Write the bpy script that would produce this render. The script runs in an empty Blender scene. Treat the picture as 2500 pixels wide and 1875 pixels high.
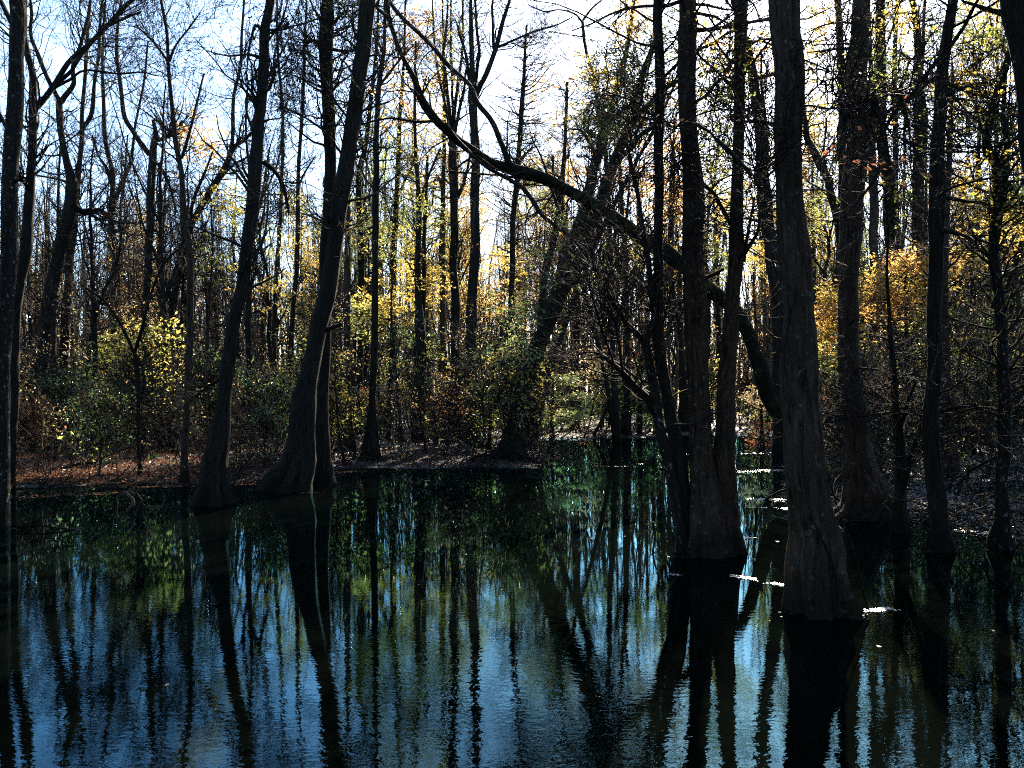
import bpy, math, random
import numpy as np
from mathutils import Vector

C = bpy.context
S = C.scene
PI = math.pi

# ------------------------------------------------------------ camera, sky, sun, exposure
CAM_H = 2.2            # eye height over the water
F = 2000.0             # focal length in photo pixels (photo 2500 wide)
HOR = 961.0            # photo row of the horizon
cam_d = bpy.data.cameras.new('camera')
cam = bpy.data.objects.new('camera', cam_d)
S.collection.objects.link(cam)
cam.location = (0, 0, CAM_H)
cam.rotation_euler = (PI / 2, 0, 0)
cam_d.sensor_width = 36
cam_d.lens = 36 * F / 2500
cam_d.shift_y = (HOR - 937.5) / 2500
cam_d.clip_end = 2000
S.camera = cam

SUN_EL, SUN_AZ = math.radians(31), math.radians(18)    # azimuth clockwise from straight ahead (+Y)
w = bpy.data.worlds.new('World')
S.world = w
w.use_nodes = True
nt = w.node_tree
bg = nt.nodes['Background']
sky = nt.nodes.new('ShaderNodeTexSky')
sky.sky_type = 'NISHITA'
sky.sun_disc = False
sky.sun_elevation = SUN_EL
sky.sun_rotation = SUN_AZ
sky.air_density = 1.0
sky.dust_density = 0.7
sky.ozone_density = 4.0
nt.links.new(sky.outputs[0], bg.inputs[0])
bg.inputs[1].default_value = 0.058

sun_d = bpy.data.lights.new('sun', 'SUN')
sun_d.energy = 5.0
sun_d.angle = math.radians(0.5)
sun_d.color = (1.0, 0.87, 0.70)
sun = bpy.data.objects.new('sun', sun_d)
S.collection.objects.link(sun)
to_sun = Vector((math.sin(SUN_AZ) * math.cos(SUN_EL), math.cos(SUN_AZ) * math.cos(SUN_EL), math.sin(SUN_EL)))
sun.rotation_euler = to_sun.to_track_quat('Z', 'Y').to_euler()
sun.location = to_sun * 60

S.view_settings.view_transform = 'Standard'
S.view_settings.look = 'None'
S.view_settings.exposure = 3.15
S.view_settings.gamma = 1.0
S.cycles.filter_width = 1.1
S.cycles.use_denoising = False
S.cycles.max_bounces = 8
S.cycles.diffuse_bounces = 3
S.cycles.glossy_bounces = 3
S.cycles.transmission_bounces = 4
S.cycles.caustics_reflective = False
S.cycles.caustics_refractive = False
S.cycles.sample_clamp_indirect = 4.0

# ------------------------------------------------------------ helpers
rng = np.random.default_rng(7)

def P3(px, py, D):
    """A photo pixel at distance D as a point of the place."""
    return np.array([(px - 1250) / F * D, D, CAM_H - (py - HOR) / F * D])

def base_dist(py):
    return CAM_H * F / (py - HOR)

def mesh_obj(name, verts, faces, mat, parent=None, loc=(0, 0, 0), smooth=True, attr=None):
    """verts (n,3) world numpy, faces: one (m,k) array or a list of them; the origin sits at loc."""
    if not isinstance(faces, list):
        faces = [faces]
    loc = np.array(loc, float)
    v = (np.asarray(verts, float) - loc).astype(np.float32)
    me = bpy.data.meshes.new(name)
    me.vertices.add(len(v))
    me.vertices.foreach_set('co', v.ravel())
    tot, starts, loops, off = [], [], [], 0
    for f in faces:
        if len(f) == 0:
            continue
        k = f.shape[1]
        loops.append(f.ravel())
        tot.append(np.full(len(f), k))
        starts.append(off + np.arange(len(f)) * k)
        off += f.size
    loops = np.concatenate(loops).astype(np.int32)
    starts = np.concatenate(starts).astype(np.int32)
    tot = np.concatenate(tot).astype(np.int32)
    me.loops.add(len(loops))
    me.loops.foreach_set('vertex_index', loops)
    me.polygons.add(len(starts))
    me.polygons.foreach_set('loop_start', starts)
    me.polygons.foreach_set('loop_total', tot)
    me.polygons.foreach_set('use_smooth', np.full(len(starts), smooth, dtype=bool))
    if attr is not None:
        a = me.attributes.new('bark_co', 'FLOAT_VECTOR', 'POINT')
        a.data.foreach_set('vector', np.asarray(attr, np.float32).ravel())
    me.materials.append(mat)
    me.update()
    o = bpy.data.objects.new(name, me)
    S.collection.objects.link(o)
    if parent is not None:
        o.parent = parent
    else:
        o.location = loc
    return o

def tag(o, label=None, cat=None, group=None, kind=None):
    if label: o['label'] = label
    if cat: o['category'] = cat
    if group: o['group'] = group
    if kind: o['kind'] = kind
    return o

def thing(name, label, cat, loc, group=None):
    o = bpy.data.objects.new(name, None)
    o.empty_display_size = 0.3
    S.collection.objects.link(o)
    o.location = loc
    return tag(o, label, cat, group)

def norm(a):
    return a / np.maximum(np.linalg.norm(a, axis=-1, keepdims=True), 1e-9)

def tubes(pts, rad, sides, flute=None):
    """pts (N,K,3), rad (N,K) -> verts, quads, bark coordinates (one set of tubes, all the same K)."""
    N, K, _ = pts.shape
    tan = np.empty_like(pts)
    tan[:, 1:-1] = pts[:, 2:] - pts[:, :-2]
    tan[:, 0] = pts[:, 1] - pts[:, 0]
    tan[:, -1] = pts[:, -1] - pts[:, -2]
    tan = norm(tan)
    mean = norm(tan.mean(axis=1))
    ref = np.where(np.abs(mean[:, 1:2]) > 0.9, np.array([[1.0, 0, 0]]), np.array([[0, 1.0, 0]]))
    ref = np.broadcast_to(ref[:, None, :], tan.shape)
    bx = norm(np.cross(ref, tan))
    by = np.cross(tan, bx)
    th = np.arange(sides) / sides * 2 * PI
    c, s = np.cos(th), np.sin(th)
    R = rad[:, :, None] * np.ones(sides)
    if flute is not None:
        R = R * flute
    v = pts[:, :, None, :] + R[..., None] * (c[None, None, :, None] * bx[:, :, None, :] + s[None, None, :, None] * by[:, :, None, :])
    seg = np.linalg.norm(np.diff(pts, axis=1), axis=2)
    along = np.concatenate([np.zeros((N, 1)), np.cumsum(seg, axis=1)], axis=1)
    att = np.empty(v.shape)
    rr = rad.mean(axis=1)[:, None, None] * np.ones((N, K, sides))
    off = (np.arange(N) * 1.7)[:, None, None]
    att[..., 0] = rr * c + off
    att[..., 1] = rr * s
    att[..., 2] = along[:, :, None]
    idx = np.arange(N * K * sides).reshape(N, K, sides)
    a = idx[:, :-1, :]
    b = np.roll(a, -1, axis=2)
    d = idx[:, 1:, :]
    e = np.roll(d, -1, axis=2)
    q = np.stack([a, b, e, d], axis=-1).reshape(-1, 4)
    return v.reshape(-1, 3), q, att.reshape(-1, 3)

class Geo:
    """Collects pieces of one mesh."""
    def __init__(self):
        self.v, self.f, self.a, self.n = [], [], [], 0
    def add(self, v, f, a=None):
        self.v.append(v); self.f.append(f + self.n)
        self.a.append(a if a is not None else v)
        self.n += len(v)
    def tubes(self, pts, rad, sides, flute=None):
        if len(pts):
            self.add(*tubes(pts, rad, sides, flute))
    def build(self, name, mat, parent=None, loc=(0, 0, 0), smooth=True):
        if not self.n:
            return None
        ks = sorted({f.shape[1] for f in self.f})
        fs = [np.concatenate([f for f in self.f if f.shape[1] == k]) for k in ks]
        return mesh_obj(name, np.concatenate(self.v), fs, mat, parent, loc, smooth, np.concatenate(self.a))

def spline(p, n):
    """Catmull-Rom through the rows of p (m,c), n rows out, spaced by length."""
    p = np.asarray(p, float)
    m = len(p)
    if m == 2:
        t = np.linspace(0, 1, n)[:, None]
        return p[0] * (1 - t) + p[1] * t
    e = np.concatenate([[2 * p[0] - p[1]], p, [2 * p[-1] - p[-2]]])
    d = np.linalg.norm(np.diff(p[:, :3], axis=0), axis=1)
    s = np.concatenate([[0], np.cumsum(d)])
    q = np.linspace(0, s[-1], n)
    i = np.clip(np.searchsorted(s, q, side='right') - 1, 0, m - 2)
    t = ((q - s[i]) / np.maximum(d[i], 1e-9))[:, None]
    p0, p1, p2, p3 = e[i], e[i + 1], e[i + 2], e[i + 3]
    return 0.5 * (2 * p1 + (p2 - p0) * t + (2 * p0 - 5 * p1 + 4 * p2 - p3) * t ** 2 + (3 * p1 - p0 - 3 * p2 + p3) * t ** 3)

def wander(n, amp, r, scale=4):
    """Smooth random offsets (n,3)."""
    k = max(3, n // scale + 2)
    ctrl = r.normal(0, amp, (k, 3))
    return spline(ctrl, n)

def branch_batch(r, start, d, length, r0, K=6, wig=0.25, up=0.08, tip=0.3):
    N = len(start)
    pts = np.empty((N, K, 3)); pts[:, 0] = start
    d = norm(d)
    step = (length / (K - 1))[:, None]
    for k in range(1, K):
        d = norm(d + r.normal(0, wig, (N, 3)) + np.array([0, 0, up]))
        pts[:, k] = pts[:, k - 1] + d * step
    t = np.linspace(0, 1, K)[None, :]
    rad = r0[:, None] * (1 - t * (1 - tip))
    return pts, rad

def sample(pts, rad, idx, t):
    """Point, tangent and radius at fraction t of tubes idx."""
    K = pts.shape[1]
    x = t * (K - 1)
    i = np.clip(x.astype(int), 0, K - 2)
    f = (x - i)[:, None]
    p = pts[idx, i] * (1 - f) + pts[idx, i + 1] * f
    tg = norm(pts[idx, i + 1] - pts[idx, i])
    rr = rad[idx, i] * (1 - f[:, 0]) + rad[idx, i + 1] * f[:, 0]
    return p, tg, rr

def perp(r, tg, flat=0.0):
    v = r.normal(0, 1, tg.shape)
    v[:, 2] *= (1 - flat)
    v -= (v * tg).sum(1, keepdims=True) * tg
    return norm(v)

def children(r, pts, rad, per, t0, t1, ang, ratio, rr, K, wig, up, flat=0.0, rmin=0.004, rmax=9):
    N = len(pts)
    idx = np.repeat(np.arange(N), per)
    t = r.uniform(t0, t1, len(idx))
    p, tg, ra = sample(pts, rad, idx, t)
    a = np.radians(r.uniform(ang[0], ang[1], len(idx)))[:, None]
    d = tg * np.cos(a) + perp(r, tg, flat) * np.sin(a)
    L = np.linalg.norm(np.diff(pts, axis=1), axis=2).sum(1)[idx]
    ln = L * r.uniform(ratio[0], ratio[1], len(idx)) * (1.15 - 0.6 * t)
    r0 = np.clip(ra * rr, rmin, rmax)
    return branch_batch(r, p, d, ln, r0, K, wig, up)

def leaves(r, centres, axes, size, asp=0.5, tilt=0.8, fold=0.25):
    """One folded four-cornered blade per centre; long side along axes."""
    n = len(centres)
    L = (size * r.uniform(0.4, 1.4, n))[:, None]
    ax = norm(axes + r.normal(0, 0.45, (n, 3)))
    nz = norm(np.array([0, 0, 1.0]) + r.normal(0, tilt, (n, 3)))
    sd = norm(np.cross(nz, ax))
    nz = np.cross(ax, sd)
    W = L * asp * r.uniform(0.75, 1.2, (n, 1))
    a = centres
    b = centres + ax * L * 0.45 + sd * W * 0.5 + nz * W * fold
    c = centres + ax * L
    d = centres + ax * L * 0.45 - sd * W * 0.5 + nz * W * fold
    v = np.stack([a, b, c, d], axis=1).reshape(-1, 3)
    f = np.arange(4 * n).reshape(n, 4)
    return v, f

# ------------------------------------------------------------ materials
def new_mat(name):
    m = bpy.data.materials.new(name)
    m.use_nodes = True
    n = m.node_tree
    n.nodes.clear()
    out = n.nodes.new('ShaderNodeOutputMaterial')
    return m, n, out

def ramp(n, stops, src=None, interp='LINEAR'):
    x = n.nodes.new('ShaderNodeValToRGB')
    x.color_ramp.interpolation = interp
    while len(x.color_ramp.elements) < len(stops):
        x.color_ramp.elements.new(0.5)
    for e, (p, c) in zip(x.color_ramp.elements, stops):
        e.position = p
        e.color = (*c, 1) if len(c) == 3 else c
    if src is not None:
        n.links.new(src, x.inputs[0])
    return x

def noise(n, vec, scale, detail=3, rough=0.55):
    x = n.nodes.new('ShaderNodeTexNoise')
    x.inputs['Scale'].default_value = scale
    x.inputs['Detail'].default_value = detail
    x.inputs['Roughness'].default_value = rough
    if vec is not None:
        n.links.new(vec, x.inputs['Vector'])
    return x

def vmath(n, op, a, b):
    x = n.nodes.new('ShaderNodeVectorMath')
    x.operation = op
    n.links.new(a, x.inputs[0])
    if isinstance(b, tuple):
        x.inputs[1].default_value = b
    else:
        n.links.new(b, x.inputs[1])
    return x.outputs[0]

def mixc(n, fac, a, b):
    x = n.nodes.new('ShaderNodeMix')
    x.data_type = 'RGBA'
    for s, v in ((x.inputs[0], fac), (x.inputs[6], a), (x.inputs[7], b)):
        if isinstance(v, (int, float)):
            s.default_value = v
        elif isinstance(v, tuple):
            s.default_value = (*v, 1)
        else:
            n.links.new(v, s)
    return x.outputs[2]

def bark_mat(name, dark, light, lichen, amount=0.42, moss=0.0):
    m, n, out = new_mat(name)
    at = n.nodes.new('ShaderNodeAttribute'); at.attribute_name = 'bark_co'
    oi = n.nodes.new('ShaderNodeObjectInfo')
    rv = n.nodes.new('ShaderNodeVectorMath'); rv.operation = 'SCALE'
    rv.inputs[0].default_value = (13, 7, 3)
    n.links.new(oi.outputs['Random'], rv.inputs['Scale'])
    co = vmath(n, 'ADD', at.outputs['Vector'], rv.outputs[0])
    st = vmath(n, 'MULTIPLY', co, (1, 1, 0.085))
    ridge = noise(n, st, 34, 5, 0.68)
    blot = noise(n, co, 5.5, 4, 0.6)
    patch = noise(n, vmath(n, 'MULTIPLY', co, (1, 1, 0.45)), 26, 4, 0.6)
    col = ramp(n, [(0.40, dark), (0.64, light)], ridge.outputs[0])
    c2 = mixc(n, ramp(n, [(0.35, (0, 0, 0)), (0.7, (1, 1, 1))], blot.outputs[0]).outputs[0], col.outputs[0], tuple(x * 0.55 for x in light))
    lf = ramp(n, [(1 - amount, (0, 0, 0)), (1 - amount + 0.10, (0.8, 0.8, 0.8))], patch.outputs[0])
    c3 = mixc(n, lf.outputs[0], c2, lichen)
    if moss:
        mo = noise(n, co, 2.3, 4)
        mf = ramp(n, [(0.55, (0, 0, 0)), (0.72, (moss, moss, moss))], mo.outputs[0])
        c3 = mixc(n, mf.outputs[0], c3, (0.03, 0.045, 0.014))
    # a dark wet stain round the foot, up to an uneven high-water line
    sp = n.nodes.new('ShaderNodeSeparateXYZ'); n.links.new(at.outputs['Vector'], sp.inputs[0])
    sn = n.nodes.new('ShaderNodeMath'); sn.operation = 'MULTIPLY_ADD'
    n.links.new(blot.outputs[0], sn.inputs[0]); sn.inputs[1].default_value = -0.7
    n.links.new(sp.outputs['Z'], sn.inputs[2])
    sf = ramp(n, [(0.40, (0.65,) * 3), (0.72, (0, 0, 0))], sn.outputs[0])
    c3 = mixc(n, sf.outputs[0], c3, (0.004, 0.0045, 0.003))
    p = n.nodes.new('ShaderNodeBsdfPrincipled')
    n.links.new(c3, p.inputs['Base Color'])
    p.inputs['Roughness'].default_value = 0.85
    p.inputs['Specular IOR Level'].default_value = 0.04
    b = n.nodes.new('ShaderNodeBump')
    b.inputs['Strength'].default_value = 0.9
    b.inputs['Distance'].default_value = 0.055
    n.links.new(ridge.outputs[0], b.inputs['Height'])
    n.links.new(b.outputs[0], p.inputs['Normal'])
    n.links.new(p.outputs[0], out.inputs[0])
    return m

def leaf_mat(name, stops, trans=0.55, gloss=0.06, rough=0.35):
    m, n, out = new_mat(name)
    g = n.nodes.new('ShaderNodeNewGeometry')
    tc = n.nodes.new('ShaderNodeTexCoord')
    nz = noise(n, tc.outputs['Object'], 0.9, 2)
    mx = n.nodes.new('ShaderNodeMath'); mx.operation = 'MULTIPLY_ADD'
    n.links.new(nz.outputs[0], mx.inputs[0]); mx.inputs[1].default_value = 1.3; mx.inputs[2].default_value = -0.4
    av = n.nodes.new('ShaderNodeMath'); av.operation = 'MULTIPLY_ADD'
    n.links.new(g.outputs['Random Per Island'], av.inputs[0]); av.inputs[1].default_value = 0.5
    hf = n.nodes.new('ShaderNodeMath'); hf.operation = 'MULTIPLY'
    n.links.new(mx.outputs[0], hf.inputs[0]); hf.inputs[1].default_value = 0.5
    n.links.new(hf.outputs[0], av.inputs[2])
    col = ramp(n, stops, av.outputs[0])
    d = n.nodes.new('ShaderNodeBsdfDiffuse')
    t = n.nodes.new('ShaderNodeBsdfTranslucent')
    gl = n.nodes.new('ShaderNodeBsdfGlossy')
    gl.inputs['Roughness'].default_value = rough
    gl.inputs['Color'].default_value = (1, 1, 1, 1)
    n.links.new(col.outputs[0], d.inputs[0]); n.links.new(col.outputs[0], t.inputs[0])
    m1 = n.nodes.new('ShaderNodeMixShader'); m1.inputs[0].default_value = trans
    n.links.new(d.outputs[0], m1.inputs[1]); n.links.new(t.outputs[0], m1.inputs[2])
    m2 = n.nodes.new('ShaderNodeMixShader'); m2.inputs[0].default_value = gloss
    n.links.new(m1.outputs[0], m2.inputs[1]); n.links.new(gl.outputs[0], m2.inputs[2])
    n.links.new(m2.outputs[0], out.inputs[0])
    return m

M = {}
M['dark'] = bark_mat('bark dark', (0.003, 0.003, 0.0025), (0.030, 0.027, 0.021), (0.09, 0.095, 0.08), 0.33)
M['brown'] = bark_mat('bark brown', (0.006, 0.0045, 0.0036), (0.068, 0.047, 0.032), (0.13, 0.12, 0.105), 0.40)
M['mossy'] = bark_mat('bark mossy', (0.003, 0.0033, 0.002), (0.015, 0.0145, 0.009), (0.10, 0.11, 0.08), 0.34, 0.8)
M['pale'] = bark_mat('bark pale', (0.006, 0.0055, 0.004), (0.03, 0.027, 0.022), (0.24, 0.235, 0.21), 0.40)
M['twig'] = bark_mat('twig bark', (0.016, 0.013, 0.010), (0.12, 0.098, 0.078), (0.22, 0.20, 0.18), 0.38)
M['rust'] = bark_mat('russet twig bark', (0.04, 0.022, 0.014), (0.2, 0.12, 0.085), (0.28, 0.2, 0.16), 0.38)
M['dead'] = bark_mat('bare grey wood', (0.13, 0.105, 0.085), (0.36, 0.30, 0.25), (0.45, 0.42, 0.38), 0.40)
M['gold'] = leaf_mat('golden leaves', [(0.0, (0.18, 0.19, 0.04)), (0.35, (0.42, 0.32, 0.065)), (0.7, (0.56, 0.36, 0.085)), (1.0, (0.54, 0.25, 0.075))], 0.72, 0.04, 0.25)
M['lime'] = leaf_mat('yellow green leaves', [(0.0, (0.06, 0.10, 0.025)), (0.4, (0.20, 0.22, 0.05)), (0.75, (0.42, 0.36, 0.09)), (1.0, (0.54, 0.38, 0.10))], 0.7, 0.05, 0.22)
M['green'] = leaf_mat('green leaves', [(0.0, (0.05, 0.09, 0.025)), (0.6, (0.12, 0.17, 0.05)), (1.0, (0.28, 0.28, 0.08))], 0.6, 0.05, 0.22)
M['deep'] = leaf_mat('dark evergreen leaves', [(0.0, (0.016, 0.028, 0.010)), (0.7, (0.045, 0.065, 0.018)), (1.0, (0.11, 0.12, 0.035))], 0.40, 0.04, 0.22)
M['orange'] = leaf_mat('orange leaves', [(0.0, (0.46, 0.33, 0.085)), (0.5, (0.58, 0.33, 0.095)), (1.0, (0.54, 0.20, 0.075))], 0.72, 0.04, 0.25)
M['shiny'] = leaf_mat('shiny green leaves', [(0.0, (0.12, 0.18, 0.05)), (0.5, (0.30, 0.34, 0.12)), (1.0, (0.52, 0.50, 0.26))], 0.5, 0.10, 0.3)
M['russet'] = leaf_mat('dry russet leaves', [(0.0, (0.16, 0.075, 0.035)), (0.5, (0.40, 0.15, 0.06)), (1.0, (0.55, 0.13, 0.04))], 0.5)
M['tan'] = leaf_mat('dry tan leaves', [(0.0, (0.18, 0.14, 0.07)), (0.5, (0.40, 0.30, 0.15)), (1.0, (0.55, 0.42, 0.21))], 0.68)
M['litter'] = leaf_mat('fallen leaves', [(0.0, (0.06, 0.03, 0.016)), (0.45, (0.24, 0.115, 0.06)), (0.8, (0.44, 0.225, 0.12)), (1.0, (0.52, 0.33, 0.2))], 0.15, 0.012, 0.3)  # brighter litter copy, the left bank's sunlit patch put into its colour
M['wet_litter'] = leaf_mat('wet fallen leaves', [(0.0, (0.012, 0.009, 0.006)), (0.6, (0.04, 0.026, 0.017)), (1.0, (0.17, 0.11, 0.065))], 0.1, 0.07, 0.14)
M['glint_scum'] = leaf_mat('pale floating glint flecks', [(0.0, (0.14, 0.11, 0.085)), (0.5, (0.36, 0.30, 0.25)), (1.0, (0.6, 0.53, 0.46))], 0.15, 0.3, 0.25)  # pale floating debris whose near white colour imitates sun glints
M['shaded_litter'] = leaf_mat('shaded fallen leaves', [(0.0, (0.02, 0.013, 0.008)), (0.5, (0.07, 0.036, 0.02)), (0.85, (0.18, 0.08, 0.042)), (1.0, (0.34, 0.19, 0.11))], 0.15, 0.012, 0.3)  # darker litter copy, shade away from the sunlit patch put into its colour
M['russet_bark'] = M['rust']
M['grass'] = leaf_mat('sedge blades', [(0.0, (0.05, 0.09, 0.02)), (1.0, (0.18, 0.24, 0.05))], 0.5)

def water_mat():
    m, n, out = new_mat('dark swamp water')
    tc = n.nodes.new('ShaderNodeTexCoord')
    co = tc.outputs['Object']
    fine = noise(n, vmath(n, 'MULTIPLY', co, (0.8, 1.25, 1)), 17, 2, 0.5)
    mid = noise(n, vmath(n, 'MULTIPLY', co, (0.7, 1.3, 1)), 4.5, 2, 0.5)
    calm = noise(n, co, 0.28, 3, 0.6)
    cr = ramp(n, [(0.38, (0.22,) * 3), (0.64, (1,) * 3)], calm.outputs[0])
    # the current ruffles the open water; it lies calmer towards the sheltered banks
    sp = n.nodes.new('ShaderNodeSeparateXYZ'); n.links.new(co, sp.inputs[0])
    mr = n.nodes.new('ShaderNodeMapRange'); mr.interpolation_type = 'SMOOTHSTEP'
    n.links.new(sp.outputs['Y'], mr.inputs['Value'])
    mr.inputs['From Min'].default_value = 4.0; mr.inputs['From Max'].default_value = 11.0
    mr.inputs['To Min'].default_value = 1.0; mr.inputs['To Max'].default_value = 0.10
    am = n.nodes.new('ShaderNodeMath'); am.operation = 'MULTIPLY'
    n.links.new(cr.outputs[0], am.inputs[0]); n.links.new(mr.outputs[0], am.inputs[1])
    h0 = n.nodes.new('ShaderNodeMath'); h0.operation = 'MULTIPLY_ADD'
    n.links.new(mid.outputs[0], h0.inputs[0]); h0.inputs[1].default_value = 0.8
    n.links.new(fine.outputs[0], h0.inputs[2])
    h2 = n.nodes.new('ShaderNodeMath'); h2.operation = 'MULTIPLY'
    n.links.new(h0.outputs[0], h2.inputs[0]); n.links.new(am.outputs[0], h2.inputs[1])
    b = n.nodes.new('ShaderNodeBump')
    b.inputs['Strength'].default_value = 1.0
    b.inputs['Distance'].default_value = 0.0015
    n.links.new(h2.outputs[0], b.inputs['Height'])
    fr = n.nodes.new('ShaderNodeFresnel'); fr.inputs['IOR'].default_value = 1.31
    n.links.new(b.outputs[0], fr.inputs['Normal'])
    d = n.nodes.new('ShaderNodeBsdfDiffuse'); d.inputs[0].default_value = (0.0008, 0.0012, 0.0008, 1)
    g = n.nodes.new('ShaderNodeBsdfGlossy'); g.inputs['Roughness'].default_value = 0.006
    g.inputs['Color'].default_value = (0.36, 0.80, 1.0, 1)
    n.links.new(b.outputs[0], g.inputs['Normal'])
    mx = n.nodes.new('ShaderNodeMixShader')
    n.links.new(fr.outputs[0], mx.inputs[0])
    n.links.new(d.outputs[0], mx.inputs[1]); n.links.new(g.outputs[0], mx.inputs[2])
    n.links.new(mx.outputs[0], out.inputs[0])
    return m

def ground_mat():
    m, n, out = new_mat('leaf mould')
    tc = n.nodes.new('ShaderNodeTexCoord')
    a = noise(n, tc.outputs['Object'], 14, 6, 0.7)
    b = noise(n, tc.outputs['Object'], 0.7, 3)
    c = ramp(n, [(0.32, (0.006, 0.0045, 0.003)), (0.5, (0.022, 0.014, 0.009)), (0.7, (0.06, 0.035, 0.02))], a.outputs[0])
    c2 = mixc(n, ramp(n, [(0.45, (0, 0, 0)), (0.62, (0.7,) * 3)], b.outputs[0]).outputs[0], c.outputs[0], (0.018, 0.015, 0.010))
    p = n.nodes.new('ShaderNodeBsdfPrincipled')
    n.links.new(c2, p.inputs['Base Color'])
    p.inputs['Roughness'].default_value = 0.8
    bp = n.nodes.new('ShaderNodeBump'); bp.inputs['Distance'].default_value = 0.05
    n.links.new(a.outputs[0], bp.inputs['Height']); n.links.new(bp.outputs[0], p.inputs['Normal'])
    n.links.new(p.outputs[0], out.inputs[0])
    return m

# ------------------------------------------------------------ ground and water
SHORE_PX = [(-900, 1196), (-200, 1192), (0, 1188), (90, 1190), (200, 1184), (330, 1182), (450, 1180), (600, 1177), (760, 1160), (830, 1146), (905, 1140), (1000, 1142), (1100, 1140),
            (1200, 1141), (1290, 1141), (1326, 1133), (1338, 1116), (1305, 1094), (1285, 1077), (1330, 1072), (1400, 1071), (1500, 1069), (1620, 1066), (1720, 1060),
            (1800, 1062), (1900, 1066), (2000, 1088), (2032, 1120), (2030, 1190), (2050, 1255), (2110, 1266), (2180, 1262), (2250, 1272), (2353, 1288), (2495, 1320),
            (2800, 1345), (3600, 1390)]
shore = np.array([P3(x, y, base_dist(y))[:2] for x, y in SHORE_PX])
POLY = np.concatenate([[[-60, shore[0, 1]]], shore, [[60, shore[-1, 1]], [420, 30], [420, 520], [-420, 520], [-420, 30]]])

def signed_dist(xy):
    """Distance to the water's edge, positive on land."""
    d = np.full(len(xy), 1e9)
    inside = np.zeros(len(xy), bool)
    m = len(POLY)
    for i in range(m):
        a, b = POLY[i], POLY[(i + 1) % m]
        ab = b - a
        t = np.clip(((xy - a) @ ab) / (ab @ ab), 0, 1)
        d = np.minimum(d, np.linalg.norm(xy - (a + t[:, None] * ab), axis=1))
        cond = (a[1] > xy[:, 1]) != (b[1] > xy[:, 1])
        if abs(ab[1]) > 1e-9:
            xx = a[0] + (xy[:, 1] - a[1]) / ab[1] * ab[0]
            inside ^= cond & (xy[:, 0] < xx)
    return np.where(inside, d, -d)

def bumps(xy):
    x, y = xy[:, 0], xy[:, 1]
    return (np.sin(x * 0.9 + 1.3 * np.sin(y * 0.37)) * np.sin(y * 0.8 + 0.7 * np.sin(x * 0.5)) * 0.5
            + np.sin(x * 2.3 + y * 1.1) * np.sin(y * 2.1 - x * 0.7) * 0.3 + np.sin(x * 5.1 - y * 3) * np.sin(y * 4.7 + x * 2.2) * 0.2)

def height(xy):
    xy = np.atleast_2d(np.asarray(xy, float))
    s = signed_dist(xy) + bumps(xy * 1.7) * 0.4 + bumps(xy * 5.3) * 0.18
    h = np.where(s > 0, np.minimum(s * 0.16, 0.10 + 0.006 * s), np.maximum(s * 0.35, -0.8))
    wet = np.clip(s / 2.0, 0, 1)
    h = h + wet * (bumps(xy * 0.8) * 0.15 + bumps(xy * 3.1) * 0.05)
    u = xy[:, 0] / np.maximum(xy[:, 1], 1)                # the low ground on the right is half flooded
    h = h - 0.13 * np.clip((u - 0.28) * 8, 0, 1) * np.clip(1.6 - xy[:, 1] / 40, 0, 1) * (s > 0)
    return np.minimum(h, 0.6)

def graded(a, b, c, n):
    t = np.linspace(-1, 1, n)
    return c + np.sign(t) * (np.abs(t) ** 2.4) * np.where(t < 0, c - a, b - c)

gx = graded(-420, 420, 0, 380)
gy = graded(-60, 520, 24, 420)
X, Y = np.meshgrid(gx, gy)
gxy = np.stack([X.ravel(), Y.ravel()], 1)
gz = height(gxy)
nx, ny = len(gx), len(gy)
ii = np.arange(nx * ny).reshape(ny, nx)
gq = np.stack([ii[:-1, :-1], ii[:-1, 1:], ii[1:, 1:], ii[1:, :-1]], -1).reshape(-1, 4)
ground = mesh_obj('ground', np.column_stack([gxy, gz]), gq, ground_mat())
tag(ground, 'muddy wooded banks strewn with brown fallen leaves', None, None, 'structure')
wv = np.array([[-420, -60, 0], [420, -60, 0], [420, 520, 0], [-420, 520, 0]], float)
water = mesh_obj('water', wv, np.array([[0, 1, 2, 3]]), water_mat(), smooth=False)
tag(water, 'dark still swamp water mirroring trunks and blue sky', None, None, 'structure')

# ------------------------------------------------------------ tree builder
def poly3(pts, D, D1=None, r=rng, depth=0.0):
    """(px, py, width) rows -> (n,4) rows x, y, z, radius; distance runs from D to D1 along them."""
    m = len(pts)
    D1 = D if D1 is None else D1
    out = []
    for i, (x, y, wd) in enumerate(pts):
        d = D + (D1 - D) * i / max(1, m - 1)
        out.append([*P3(x, y, d), wd / 2 / F * d])
    return np.array(out)

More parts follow.
